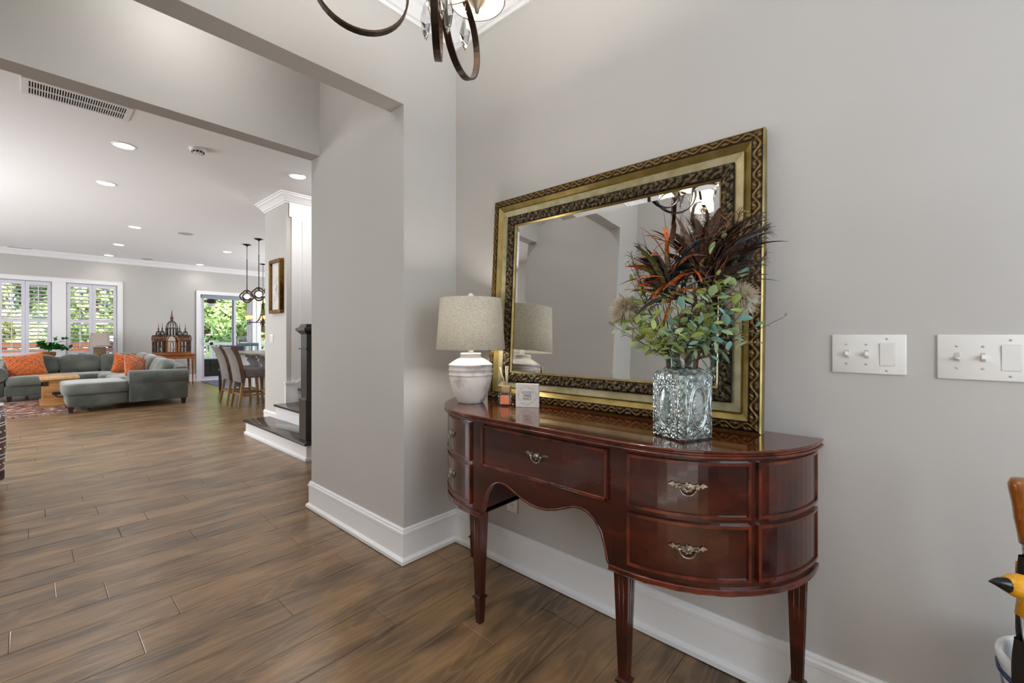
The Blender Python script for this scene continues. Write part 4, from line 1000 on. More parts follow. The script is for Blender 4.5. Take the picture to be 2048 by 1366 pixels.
# ============================================================ windows with shutters
mat('shutter_white', '#dedce6', .4)
def rect_frame(m, x0, x1, z0, z1, w_, ya, yb):
    m.box((x0, ya, z0), (x0 + w_, yb, z1)); m.box((x1 - w_, ya, z0), (x1, yb, z1)); m.box((x0 + w_, ya, z0), (x1 - w_, yb, z0 + w_)); m.box((x0 + w_, ya, z1 - w_), (x1 - w_, yb, z1)); return m
wn = 0
for wi, (a, b) in enumerate(WIN):
    wn += 1
    fr = struct(rect_frame(MB(), a, b, WZ0, WZ1, .045, YW + .085, YW + .135).build('window_%d' % wn, 'trim_white'))
    mm = MB(); mm.box(((a + b) / 2 - .016, YW + .095, WZ0 + .04), ((a + b) / 2 + .016, YW + .12, WZ1 - .04)); mm.box((a + .04, YW + .09, 1.52), (b - .04, YW + .13, 1.575)); mm.box((a + .04, YW + .10, 1.94), (b - .04, YW + .115, 1.965)); mm.build('muntin', 'trim_white', fr)
    MB().box((a + .04, YW + .105, WZ0 + .04), (b - .04, YW + .109, WZ1 - .04)).build('pane', 'window_glass', fr)
    sw = (b - a - .03) / 2
    for s_ in (0, 1):
        x0 = a + .012 + s_ * (sw + .006); x1 = x0 + sw; ya, yb = YW + .0, YW + .032
        p = MB(); p.box((x0, ya, WZ0 + .01), (x0 + .055, yb, WZ1 - .012)); p.box((x1 - .055, ya, WZ0 + .01), (x1, yb, WZ1 - .012)); p.box((x0 + .055, ya, WZ1 - .085), (x1 - .055, yb, WZ1 - .012)); p.box((x0 + .055, ya, WZ0 + .01), (x1 - .055, yb, WZ0 + .10)); p.box((x0 + .055, ya, 1.495), (x1 - .055, yb, 1.56))
        sp_ = p.build('shutter', 'shutter_white', fr)
        lv = None
        for z0, z1 in ((WZ0 + .10, 1.495), (1.56, WZ1 - .085)):
            nl = int(round((z1 - z0) / .084)); 
            for k in range(nl):
                z = z0 + (k + .5) * (z1 - z0) / nl
                if lv is None:
                    q = MB(); q.box((-(sw - .112) / 2, -.038, -.0055), ((sw - .112) / 2, .038, .0055), Matrix.Rotation(R(-13), 4, 'X')); lv = q.build('louver', 'shutter_white', sp_, world=False); o = lv
                else: o = lv.copy(); C.objects.link(o); o.parent = sp_
                o.location = ((x0 + x1) / 2, (ya + yb) / 2, z)
        for z0, z1 in ((WZ0 + .14, 1.46), (1.60, WZ1 - .11)): MB().box(((x0 + x1) / 2 - .008, ya - .032, z0), ((x0 + x1) / 2 + .008, ya - .020, z1)).build('tilt_rod', 'shutter_white', sp_)
        for z in (1.0, 1.5, 2.15): MB().box((x1 - .006 if s_ else x0 - .006, ya - .006, z - .035), (x1 + .008 if s_ else x0 + .006, ya + .004, z + .035)).build('hinge', 'screw', sp_)
# window casing around the pair
m = MB(); A0, B0 = WIN[0][0], WIN[1][1]
m.box((A0 - .10, YW - .022, WZ1), (B0 + .10, YW - .0, WZ1 + .10)); m.box((A0 - .10, YW - .022, WZ0 - .1), (A0, YW, WZ1)); m.box((B0, YW - .022, WZ0 - .1), (B0 + .10, YW, WZ1)); m.box((WIN[0][1], YW - .018, WZ0), (WIN[1][0], YW, WZ1)); m.box((A0 - .12, YW - .05, WZ0 - .03), (B0 + .12, YW, WZ0))
m.box((B0 + .085, YW - .03, WZ0 - .1), (B0 + .10, YW, WZ1 + .1)); m.box((A0 - .1, YW - .03, WZ1 + .085), (B0 + .1, YW, WZ1 + .1))
struct(m.build('trim_5', 'trim_white', bevel=.002, seg=1))
# sliding door
fr = struct(rect_frame(MB(), DX0, DX1, -.0, DZ1, .045, YW + .06, YW + .14).build('door_1', 'trim_white'))
xm = on_y(470, 600, YW)[0]
mat('door_alu', '#cfcde0', .35)
for (x0, x1, yo) in ((DX0 + .045, xm + .045, .065), (xm - .045, DX1 - .045, .10)):
    p = rect_frame(MB(), x0, x1, .045, DZ1 - .045, .055, YW + yo, YW + yo + .03).build('door_panel', 'door_alu', fr)
    MB().box((x0 + .05, YW + yo + .012, .095), (x1 - .05, YW + yo + .016, DZ1 - .095)).build('pane', 'window_glass', p)
MB().tube([(DX0 + .075, YW + .06, .95), (DX0 + .075, YW + .02, .97), (DX0 + .075, YW + .02, 1.12), (DX0 + .075, YW + .06, 1.14)], .008, 8).build('door_handle', 'door_alu', fr)
m = MB(); m.box((DX0 - .095, YW - .022, 0), (DX0, YW, DZ1 + .095)); m.box((DX1, YW - .022, 0), (DX1 + .095, YW, DZ1 + .095)); m.box((DX0, YW - .022, DZ1), (DX1, YW, DZ1 + .095)); m.box((DX0 - .095, YW - .03, 0), (DX0 - .08, YW, DZ1 + .095))
m.box((NX0 - .09, YW - .022, NZ0 - .09), (NX0, YW, NZ1 + .095)); m.box((NX1, YW - .022, NZ0 - .09), (NX1 + .09, YW, NZ1 + .095)); m.box((NX0, YW - .022, NZ1), (NX1, YW, NZ1 + .095)); m.box((NX0, YW - .03, NZ0 - .09), (NX1, YW, NZ0))
struct(m.build('trim_6', 'trim_white'))
tag(MB().box((DX0 + .02, YW - .0, DZ1 - .085), (DX1 - .02, YW + .055, DZ1 - .005)).build('roller_shade', mat('shade_grey', '#8f9dab', .7), bevel=.01), 'rolled grey blue window shade at the head of the sliding door', 'window shade')
fr = struct(rect_frame(MB(), NX0, NX1, NZ0, NZ1, .05, YW + .06, YW + .12).build('window_3', 'trim_white'))
MB().box((NX0 + .045, YW + .085, NZ0 + .045), (NX1 - .045, YW + .089, NZ1 - .045)).build('pane', 'window_glass', fr)
MB().box((NX0 + .04, YW + .07, 1.50), (NX1 - .04, YW + .11, 1.55)).build('meeting_rail', 'trim_white', fr)

# ============================================================ living room furniture
mat('sofa_velvet', '#595e55', .75, c2='#383c36', scale=3.2, sheen=.55, bump=.05, bscale=14, detail=5)
mat('sofa_velvet_light', '#666b63', .75, c2='#4d524b', scale=3.5, sheen=.55, bump=.05, bscale=14, detail=5)
mat('sofa_leg', '#2c1810', .4)
mat('orange_velvet', '#7d340e', .7, c2='#c4621e', scale=24, bump=.9, bscale=26, kind='voronoi', sheen=.5, contrast=(.05, .5))
mat('pine', '#b5834b', .5, c2='#8f6334', scale=7, stretch=(.3, 3, 3))
mat('pine_light', '#d0a878', .5, c2='#bd9260', scale=7, stretch=(3, .3, 3))
mat('iron', '#332f2c', .5, metal=.6)
def cushion_geo(m, c, size, e=.42, n=26, k=14, M=None, crease=0):
    sx, sy, sz = (s_ / 2 for s_ in size)
    def f(w, p): return math.copysign(abs(w) ** p, w)
    vs = []
    for j in range(k + 1):
        v = -math.pi / 2 + math.pi * j / k
        for i in range(n):
            u = 2 * math.pi * i / n
            p = Vector((sx * f(math.cos(v), e) * f(math.cos(u), e), sy * f(math.cos(v), e) * f(math.sin(u), e), sz * f(math.sin(v), e * 1.25)))
            if crease: p += Vector((1, 1, 1)) * noise.noise(p * 7 + Vector(c)) * crease
            if M: p = M @ p
            vs.append(p + Vector(c))
    m.add(vs, [(j * n + i, j * n + (i + 1) % n, (j + 1) * n + (i + 1) % n, (j + 1) * n + i) for j in range(k) for i in range(n)], True)
    return m
sf = thing('sectional_sofa', 'large grey green velvet sectional sofa with chaise and rolled arms', 'sofa', (.9, 11.3, 0))
SFX0, SFX1, SFY0, SFY1 = -.28, 1.93, 9.52, 12.95
# bases
b = MB(); b.box((SFX0, 11.98, .10), (1.10, 12.92, .30)); b.box((1.06, 9.58, .10), (SFX1, 12.92, .30)); b.box((.40, 9.56, .10), (1.12, 10.42, .30)); b.build('base', 'sofa_velvet', sf, bevel=.03)
# seat cushions
for (c, s_) in (((.18, 12.30, .375), (.90, .78, .18)), ((.80, 12.30, .375), (.66, .78, .18)), ((.745, 9.985, .375), (.80, .96, .19)), ((1.40, 10.95, .375), (.82, 1.02, .18)), ((1.36, 11.98, .375), (.86, 1.04, .18)), ((1.43, 10.02, .37), (.62, .86, .17))):
    cushion_geo(MB(), c, s_, .25, crease=.010).build('seat_cushion', 'sofa_velvet_light', sf)
# backs
b = MB(); b.box((SFX0 - .02, 12.74, .28), (1.80, 12.95, .74)); b.build('back_frame', 'sofa_velvet', sf, bevel=.05)
bk = [(9.66, .28), (12.95, .28), (12.95, .76), (11.6, .74), (10.4, .70), (9.66, .66)]
MB().prism(bk, 1.74, 1.95, 'x').build('back_frame', 'sofa_velvet', sf, bevel=.04)
for x0, x1 in ((-.30, .42), (.42, 1.02), (1.02, 1.66)):
    cushion_geo(MB(), ((x0 + x1) / 2, 12.60, .625), (x1 - x0 + .02, .26, .40), .45, M=Matrix.Rotation(R(-12), 3, 'X'), crease=.03).build('back_cushion', 'sofa_velvet', sf)
for y0, y1, h in ((9.74, 10.62, 0), (10.60, 11.55, .03), (11.52, 12.45, .05)):
    cushion_geo(MB(), (1.66, (y0 + y1) / 2, .60 + h), (.27, y1 - y0 + .02, .38), .45, M=Matrix.Rotation(R(16), 3, 'Y'), crease=.03).build('back_cushion', 'sofa_velvet_light', sf)
# rolled arms
def roll_arm(p0, p1, r, zc, drop):
    m = MB(); d = Vector(p1) - Vector(p0); d.normalize(); 
    m.tube([Vector(p0), Vector(p0) + d * .012, Vector(p1) - d * .012, Vector(p1)], [r * .93, r, r, r * .93], 22); return m
a_ = roll_arm((1.12, 9.60, .505), (1.93, 9.60, .495), .122, 0, 0); a_.build('arm', 'sofa_velvet', sf)
MB().box((1.13, 9.53, .10), (1.925, 9.70, .46)).build('arm_panel', 'sofa_velvet', sf, bevel=.02)
a_ = roll_arm((-.36, 11.94, .50), (-.36, 12.92, .50), .13, 0, 0); a_.build('arm', 'sofa_velvet', sf)
MB().box((-.45, 12.0, .10), (-.28, 12.92, .46)).build('arm_panel', 'sofa_velvet', sf, bevel=.02)
for x, y in ((.45, 9.62), (1.87, 9.60), (1.87, 12.86), (-.22, 12.04), (-.38, 12.86), (.45, 10.36)):
    MB().taper((x, y, .012 if x < .6 and y < 11 else 0), .024, (x, y, .105), .034).build('leg', 'sofa_leg', sf)
# throw pillows
def pillow(label, c, size, rot, e=.5):
    t = thing('throw_pillow', label, 'pillow', c, 0, 'orange velvet throw pillows on the sectional sofa')
    m = MB(); n = 16; vs = []
    for s_ in (1, -1):
        for j in range(n + 1):
            for i in range(n + 1):
                u, v = -1 + 2 * i / n, -1 + 2 * j / n
                h = ((1 - u * u) * (1 - v * v)) ** .45; sh_ = 1 - .07 * (1 - abs(u) ** 2) * abs(v) ** 3
                pinch = 1 - .06 * (1 - u * u) if abs(v) > .8 else 1
                vs.append((u * size[0] / 2 * (1 - .08 * (1 - v * v)) , s_ * h * size[1] / 2, v * size[2] / 2 * (1 - .08 * (1 - u * u))))
    N2 = (n + 1) ** 2
    fs = []
    for q in (0, 1):
        for j in range(n):
            for i in range(n): k = q * N2 + j * (n + 1) + i; fs.append((k, k + 1, k + n + 2, k + n + 1))
    m.add(vs, fs, True); o = m.build('cover', 'orange_velvet', t, world=False); t.rotation_euler = rot
    # diamond tufting lines
    d = MB()
    for k in range(-3, 4):
        for sl in (1, -1):
            pts = []
            for i in range(21):
                u = -.9 + 1.8 * i / 20; v = sl * u * .9 + k * .42
                if abs(v) < .9: h = ((1 - u * u) * (1 - v * v)) ** .45; pts.append((u * size[0] / 2 * (1 - .08 * (1 - v * v)), -h * size[1] / 2 - .002, v * size[2] / 2 * (1 - .08 * (1 - u * u))))
            if len(pts) > 3: d.tube(pts, .006, 5)
    d.build('tufted_ribs', 'orange_velvet', t, world=False)
pillow('orange diamond tufted pillow leaning on the left arm of the sofa', (-.02, 12.28, .645), (.52, .16, .46), (R(-18), R(-8), R(6)))
pillow('orange velvet pillow leaning back in the sofa corner', (1.33, 11.75, .62), (.46, .16, .42), (R(-14), R(16), R(20)))
pillow('orange velvet pillow slumped in front of another against the sofa back', (1.30, 10.42, .60), (.48, .16, .44), (R(-18), R(24), R(48)))
pillow('orange velvet pillow half hidden, lying behind the slumped one', (1.44, 10.85, .62), (.46, .16, .42), (R(-20), R(20), R(40)))
# trunk
tx0, tx1, ty0, ty1 = .15, .60, 10.72, 11.62
tk = thing('wooden_trunk', 'pine blanket trunk with iron corner and handle used as coffee table', 'trunk', ((tx0 + tx1) / 2, (ty0 + ty1) / 2, .012))
MB().box((tx0 + .015, ty0 + .015, .05), (tx1 - .015, ty1 - .015, .455)).build('body', 'pine', tk, bevel=.004, seg=1)
MB().box((tx0 - .012, ty0 - .012, .455), (tx1 + .012, ty1 + .012, .50)).build('lid', 'pine_light', tk, bevel=.006)
MB().box((tx0 - .012, ty0 - .012, .012), (tx1 + .012, ty1 + .012, .07)).build('plinth', 'pine', tk, bevel=.006)
m = MB(); m.box((tx0 + .002, ty0 + .006, .36), (tx0 + .085, ty0 + .016, .43)); m.box((tx0 + .008, ty0 + .006, .36), (tx0 + .016, ty0 + .06, .43)); m.build('iron_strap', 'iron', tk)
m = MB(); m.tube(bez((tx0 + .16, ty0 + .012, .22), (tx0 + .15, ty0 - .03, .14), (tx0 + .31, ty0 - .03, .14), (tx0 + .30, ty0 + .012, .22), 14), .009, 8); m.box((tx0 + .13, ty0 + .008, .20), (tx0 + .33, ty0 + .016, .25)); m.build('iron_handle', 'iron', tk)
# rugs
mat('rug_persian', '#3d2530', .95, c2='#d3b79c', scale=9, kind='noise', detail=6, contrast=(.42, .62), bump=.3, bscale=90)
_r = [n for n in MATS['rug_persian'].node_tree.nodes if n.type == 'VALTORGB'][0].color_ramp
for _p, _c in ((.46, '#a4705a'), (.50, '#2c2c3c'), (.54, '#b98d72'), (.58, '#5c2f2a')): _e = _r.elements.new(_p); _e.color = col(_c)
mat('rug_border', '#3a2b33', .95, c2='#a98a74', scale=26, detail=5, contrast=(.4, .6))
rg = thing('area_rug', 'worn red and beige patterned persian rug under the trunk', 'rug', (-.35, 10.78, 0))
MB().box((-1.75, 9.66, .0), (.66, 11.96, .010)).build('field', 'rug_border', rg); MB().box((-1.60, 9.80, .003), (.52, 11.82, .0115)).build('centre', 'rug_persian', rg)
m = MB()
for i in range(90): m.box((-1.75, 9.68 + i * .0253, .001), (-1.80, 9.688 + i * .0253, .004))
m.build('fringe', 'pine_light', rg)
tag(MB().box((3.02, 11.15, .0), (4.9, 13.55, .010)).build('blue_rug', mat('rug_blue', '#7f88a5', .95, c2='#5d6889', scale=9, detail=5, bump=.3, bscale=80)), 'faded blue rug on the floor in front of the sliding door', 'rug')
# barrel side table at the left edge
mat('barrel_leather', '#5a2a22', .38, c2='#3d1b17', scale=12, coat=.3)
bl = thing('barrel_table', 'round dark red leather drum table with white bands, cut by the left edge', 'side table', (-.375, 5.36, 0))
bx_, by_, br = -.375, 5.36, .262
prof = [(br * .93, .08), (br * .97, .20), (br, .38), (br * .97, .55), (br * .93, .66)]
MB().lathe([(0, .08)] + prof + [(0, .66)], (bx_, by_, 0), 48, cap=False).build('body', 'barrel_leather', bl)
MB().lathe([(0, .66), (br * .96, .66), (br * .96, .672), (0, .672)], (bx_, by_, 0), 48, cap=False).build('glass_top', 'china_white', bl)
for z in (.16, .25, .28, .38, .41, .51, .53, .62):
    rr = br * (1 - .07 * ((z - .38) / .30) ** 2) + .003; MB().tube([(bx_ + rr * math.cos(a * math.pi / 24), by_ + rr * math.sin(a * math.pi / 24), z) for a in range(48)], .0035, 5, closed=True).build('band', 'china_white', bl)
m = MB()
for i in range(110):
    a = i * 2 * math.pi / 110; m.box((-.002, -.003, .075), (.002, .003, .135), Matrix.Translation((bx_ + br * .955 * math.cos(a), by_ + br * .955 * math.sin(a), 0)))
m.build('fringe', 'barrel_leather', bl)
for i in range(4):
    a = i * math.pi / 2 + .5; MB().lathe([(0, 0), (.022, 0), (.028, .05), (.024, .085), (0, .085)], (bx_ + .18 * math.cos(a), by_ + .18 * math.sin(a), 0), 12, cap=False).build('foot', 'sofa_leg', bl)
for i in range(4):
    for k in range(18):
        pass
m = MB()
for z in (.205, .33, .46, .58):
    for i in range(26):
        a = i * 2 * math.pi / 26; rr = br * (1 - .07 * ((z - .38) / .30) ** 2) + .001; c_ = Vector((bx_ + rr * math.cos(a), by_ + rr * math.sin(a), z)); m.sphere(c_, .012, 6, 4, (.5, 1.4, .6), Matrix.Rotation(a, 3, 'Z'))
m.build('stitched_motif', 'china_white', bl)

# ------------------------------------------------------------ console with lamp and plant behind the sofa
mat('console_wood', '#5a3c26', .4, c2='#46301f', scale=8)
cs = thing('console_table', 'dark wood console table behind the sofa under the windows', 'console table', (.75, 13.42, 0))
MB().box((-.05, 13.22, .715), (1.52, 13.62, .745)).build('top', 'console_wood', cs, bevel=.004, seg=1)
for x in (-.01, 1.48):
    for y in (13.26, 13.58): MB().taper((x, y, 0), .018, (x, y, .715), .026).build('leg', 'console_wood', cs)
mat('woven', '#a98e6c', .7, c2='#6f563a', scale=30, kind='voronoi', bump=.6, bscale=30, contrast=(.05, .5))
mat('shade_taupe', '#b8aca2', .85, c2='#aca096', scale=60)
lp = thing('console_lamp', 'table lamp with a woven block base and pale shade before the right window', 'lamp', (1.085, 13.40, .745))
MB().box((.985, 13.34, .745), (1.185, 13.46, .952)).build('woven_base', 'woven', lp, bevel=.006); MB().box((.985, 13.335, .952), (1.185, 13.465, .966)).build('base_cap', 'lamp_white', lp)
MB().lathe([(.008, .966), (.008, 1.03)], (1.085, 13.40, 0), 10, cap=False).build('neck', 'pewter', lp)
s_ = MB(); s_.lathe([(.178, .985), (.150, 1.265)], (1.085, 13.40, 0), 36, cap=False); s_.lathe([(.176, .985), (.148, 1.265)], (1.085, 13.40, 0), 36, cap=False); s_.build('lamp_shade', 'shade_taupe', lp)
mat('plant_green', '#2f7a34', .45, c2='#1f5a26', scale=10)
mat('basket', '#8a5a2b', .8, c2='#5e3a1a', scale=40, kind='voronoi')
pp = thing('potted_plant', 'bushy green plant in a brown basket before the left window', 'potted plant', (.30, 13.40, .745))
MB().lathe([(0, 0), (.075, 0), (.105, .05), (.11, .10), (.095, .12), (0, .115)], (0, 0, 0), 20, cap=False).build('basket', 'basket', pp, world=False)
pl = leaf_mesh().build('leaf', 'plant_green', pp, world=False, fix=False); plm = pl.data; bpy.data.objects.remove(pl)
rl = random.Random(9)
for i in range(16):
    a = rl.uniform(-.5, 6.28); tip = Vector((math.cos(a) * rl.uniform(.10, .34), math.sin(a) * rl.uniform(.06, .16), rl.uniform(.16, .42)))
    if i % 4 == 0: tip = Vector((rl.uniform(.24, .38), rl.uniform(-.1, .1), rl.uniform(.14, .2)))
    pts = bez((0, 0, .10), (0, 0, .22), tip * .7 + Vector((0, 0, .12)), tip, 8); MB().tube(pts, .003, 4).build('stem', 'plant_green', pp, world=False)
    for k in range(2, 8):
        d = Vector((rl.uniform(-1, 1), rl.uniform(-1, .6), rl.uniform(-.3, .7))); put(plm, 'leaf', pts[k], d, rl.uniform(.085, .135), rl.uniform(-1, 1), pp)
o = thing('desk_clock', 'small round dark faced clock on the console beside the lamp', 'clock', (1.26, 13.38, .745))
MB().lathe([(0, -.012), (.045, -.012), (.048, 0), (.045, .012), (0, .012)], (0, 0, .055), 24, cap=False, M=Matrix.Rotation(R(90), 4, 'X')).build('case', 'iron', o, world=False); MB().lathe([(0, .0125), (.036, .0125)], (0, 0, .055), 24, cap=False, M=Matrix.Rotation(R(90), 4, 'X')).build('dial', 'lamp_white', o, world=False); MB().box((-.03, -.02, 0), (.03, .02, .012)).build('stand', 'iron', o, world=False)
o = thing('trinket_box', 'small dark lidded box on the console behind the sofa', 'box', (.80, 13.40, .745)); MB().box((-.05, -.04, 0), (.05, .04, .055)).build('box_body', 'iron', o, world=False, bevel=.004); MB().box((-.053, -.043, .055), (.053, .043, .07)).build('lid', 'iron', o, world=False, bevel=.004)

# ------------------------------------------------------------ bird cage on its table
mat('cage_wood', '#6d4228', .4, c2='#4a2a19', scale=12, coat=.2)
mat('cage_dark', '#2f2420', .45, c2='#4a362b', scale=20)
mat('cherry', '#9c5f30', .35, c2='#7d4722', scale=7, stretch=(.4, 3, 3), coat=.3)
ct = thing('cage_table', 'cherry wood side table with turned legs under the bird cage', 'side table', (2.36, 13.22, 0))
MB().box((1.972, 12.965, .735), (2.785, 13.52, .758)).build('top', 'cherry', ct, bevel=.006); MB().box((2.0, 13.0, .645), (2.755, 13.48, .735)).build('apron', 'cherry', ct, bevel=.003, seg=1)
for x in (2.03, 2.725):
    for y in (13.03, 13.45): MB().lathe([(0, 0), (.012, 0), (.016, .05), (.011, .10), (.016, .35), (.024, .50), (.018, .53), (.027, .56), (.027, .65), (0, .65)], (x, y, 0), 12, cap=False).build('leg', 'cherry', ct)
cg = thing('bird_cage', 'ornate dark wooden bird cage shaped like a domed palace on the cherry table', 'bird cage', (2.345, 13.22, .758))
def L3(x, y, z): return (x, y, z)
m = MB(); m.box((-.36, -.16, 0), (.36, .16, .035)); m.box((-.345, -.15, .035), (.345, .15, .05)); m.build('base', 'cherry', cg, world=False, bevel=.004, seg=1)
for x in (-.34, -.27, -.20, -.13, .13, .20, .27, .34):
    for y in (-.14, .14): MB().box((x - .014, y - .014, .05), (x + .014, y + .014, .325)).build('post', 'cage_dark', cg, world=False)
for x in (-.34, .34):
    for y in (-.05, .05): MB().box((x - .014, y - .014, .05), (x + .014, y + .014, .325)).build('post', 'cage_dark', cg, world=False)
pass
m = MB()
for z in (.17, .30):
    for y in (-.14, .14):
        for a, b in ((-.345, -.125), (.125, .345)): m.box((a, y - .012, z), (b, y + .012, z + .022))
    for x in (-.34, .34): m.box((x - .012, -.14, z), (x + .012, .14, z + .022))
m.box((-.36, -.16, .322), (-.12, .16, .342)); m.box((.12, -.16, .322), (.36, .16, .342)); m.box((-.335, -.13, .175), (-.14, .13, .185)); m.box((.14, -.13, .175), (.335, .13, .185)); m.build('rails', 'cage_wood', cg, world=False)
# front arch
for y in (-.165, .165):
    m = MB(); m.tube([(.115 * math.cos(math.pi * i / 16), y, .335 + .115 * math.sin(math.pi * i / 16)) for i in range(17)], .016, 6); m.box((-.131, y - .016, .05), (-.099, y + .016, .335)); m.box((.099, y - .016, .05), (.131, y + .016, .335)); m.tube([(.06 * math.cos(math.pi * i / 12), y, .25 + .06 * math.sin(math.pi * i / 12)) for i in range(13)], .009, 6); m.box((-.068, y - .009, .05), (-.052, y + .009, .25)); m.box((.052, y - .009, .05), (.068, y + .009, .25)); m.build('arch', 'cherry', cg, world=False)
# vaulted roofs of bars
for x0, x1 in ((-.36, -.12), (.12, .36)):
    m = MB()
    for i in range(13):
        x = x0 + (x1 - x0) * i / 12; m.tube([(x, -.15 * math.cos(math.pi * k / 12), .342 + .115 * math.sin(math.pi * k / 12)) for k in range(13)], .0085, 5)
    for k in (3, 6, 9): m.tube([(x0, -.15 * math.cos(math.pi * k / 12), .342 + .115 * math.sin(math.pi * k / 12)), (x1, -.15 * math.cos(math.pi * k / 12), .342 + .115 * math.sin(math.pi * k / 12))], .006, 5)
    m.build('vault', 'cage_wood', cg, world=False)
def dome(x, y, z0, hdrum, r, hd_, fin, n=12):
    m = MB(); m.lathe([(r * .95, z0 - .012), (r * 1.06, z0 - .012), (r * 1.06, z0), (r * .95, z0)], (x, y, 0), 20, cap=False); m.lathe([(r * .95, z0 + hdrum - .01), (r * 1.10, z0 + hdrum - .01), (r * 1.10, z0 + hdrum + .006), (r * .95, z0 + hdrum + .006)], (x, y, 0), 20, cap=False)
    for i in range(n):
        a = 2 * math.pi * i / n; c_, s_ = math.cos(a), math.sin(a); m.tube([(x + r * c_, y + r * s_, z0), (x + r * c_, y + r * s_, z0 + hdrum)], .010 if r > .08 else .006, 5)
        m.tube([(x + r * math.cos(q * math.pi / 16) * c_, y + r * math.cos(q * math.pi / 16) * s_, z0 + hdrum + hd_ * math.sin(q * math.pi / 16)) for q in range(9)], .0060, 5)
    m.build('dome', 'cage_dark', cg, world=False)
    zt_ = z0 + hdrum + hd_
    MB().lathe([(0, zt_ - .01), (r * .30, zt_ - .008), (r * .20, zt_ + fin * .10), (r * .30, zt_ + fin * .16), (r * .30, zt_ + fin * .28), (r * .16, zt_ + fin * .36), (r * .10, zt_ + fin * .6), (.001, zt_ + fin)], (x, y, 0), 12, cap=False).build('finial', 'cage_wood', cg, world=False)
dome(0, 0, .46, .17, .115, .175, .29); m = MB(); m.box((-.13, -.13, .445), (.13, .13, .46)); m.build('dome_platform', 'cage_wood', cg, world=False)
for x, y in ((-.265, -.06), (-.175, .06), (.165, .06), (.255, -.06)): dome(x, y, .445 if y > 0 else .44, .0 + .02, .052, .10, .20, 8)
m = MB()
for x in (-.24, .02, .25): m.sphere((x, -.05, .12), .03, 8, 6, (1, 1, 1.6))
m.build('ornament', 'china_white', cg, world=False)

# ============================================================ kitchen side
mat('stool_grey', '#6f6a66', .85, c2='#615c58', scale=20, sheen=.3)
mat('stool_leather', '#6b5443', .5, c2='#55402f', scale=6)
mat('oak', '#9a7b52', .5, c2='#7c6140', scale=9, stretch=(2, 2, .3))
mat('granite', '#b9afa8', .25, c2='#6f6560', scale=60, kind='voronoi', contrast=(.1, .6))
mat('island_grey', '#8a8d92', .5)
def bar_stool():
    t = thing('bar_stool', '', 'bar stool', (0, 0, 0), 0, 'upholstered bar stools at the island')
    # back leaning away (towards -x), scrolled top
    prof = [(-.235, .43), (-.250, .55), (-.275, .70), (-.315, .85), (-.365, .965), (-.395, 1.0), (-.385, 1.022), (-.350, 1.020), (-.300, .985), (-.250, .87), (-.215, .72), (-.195, .56), (-.185, .43)]
    MB().prism(prof, -.225, .225, 'y').build('backrest', 'stool_grey', t, world=False, bevel=.012)
    tf = MB()
    for z, x in ((.50, -.188), (.60, -.20), (.72, -.213), (.84, -.242)):
        tf.tube([(x, -.215, z), (x + .006, 0, z), (x, .215, z)], .009, 6)
    for y in (-.228, .228): tf.prism([(a, b) for a, b in prof], y - .006, y + .006, 'y')
    tf.build('tufted_side', 'stool_leather', t, world=False)
    s_ = MB(); s_.box((-.20, -.225, .50), (.25, .225, .655)); s_.build('seat', 'stool_grey', t, world=False, bevel=.035, seg=3)
    for sx, sy in ((-1, -1), (-1, 1), (1, -1), (1, 1)):
        top = (.20 if sx > 0 else -.19, sy * .185, .50); bot = (.225 if sx > 0 else -.265, sy * .205, 0)
        MB().taper(bot, .016, top, .023).build('leg', 'oak', t, world=False)
    for y in (-.195, .195): MB().box((-.215, y - .010, .20), (.21, y + .010, .235)).build('stretcher', 'oak', t, world=False)
    MB().box((.20, -.19, .22), (.222, .19, .255)).build('stretcher', 'oak', t, world=False); MB().box((-.235, -.19, .22), (-.215, .19, .25)).build('stretcher', 'oak', t, world=False)
    return t
s0 = bar_stool(); s0.location = (2.585, 8.31, 0); s0['label'] = 'grey upholstered bar stool with oak legs, nearest the stair wall'
s1 = copy_tree(s0); s1.location = (2.585, 8.95, 0); s1['label'] = 'grey upholstered bar stool with oak legs, nearer the sliding door'
IX0, IX1, IY0, IY1 = 2.98, 3.75, 7.7, 10.15
il = thing('kitchen_island', 'grey panelled kitchen island with speckled granite top and white corbels', 'kitchen island', ((IX0 + IX1) / 2, (IY0 + IY1) / 2, 0))
MB().box((IX0, IY0 + .05, 0), (IX1, IY1 - .05, .855)).build('cabinet', 'island_grey', il)
MB().box((IX0 - .33, IY0, .855), (IX1 + .05, IY1, .895)).build('countertop', 'granite', il, bevel=.008)
cp = [(0, .855), (-.24, .855), (-.24, .81), (-.20, .79), (-.215, .75), (-.16, .69), (-.15, .63), (-.08, .58), (-.07, .54), (-.02, .50), (0, .50)]
for y in (8.0, 8.62, 9.25, 9.9): MB().prism([(IX0 + a, b) for a, b in cp], y - .03, y + .03, 'y').build('corbel', 'trim_white', il)
m = MB()
for i in range(11): y = IY0 + .1 + i * .225; m.box((IX0 - .006, y, .05), (IX0, y + .19, .80))
m.build('beadboard', 'trim_white', il)
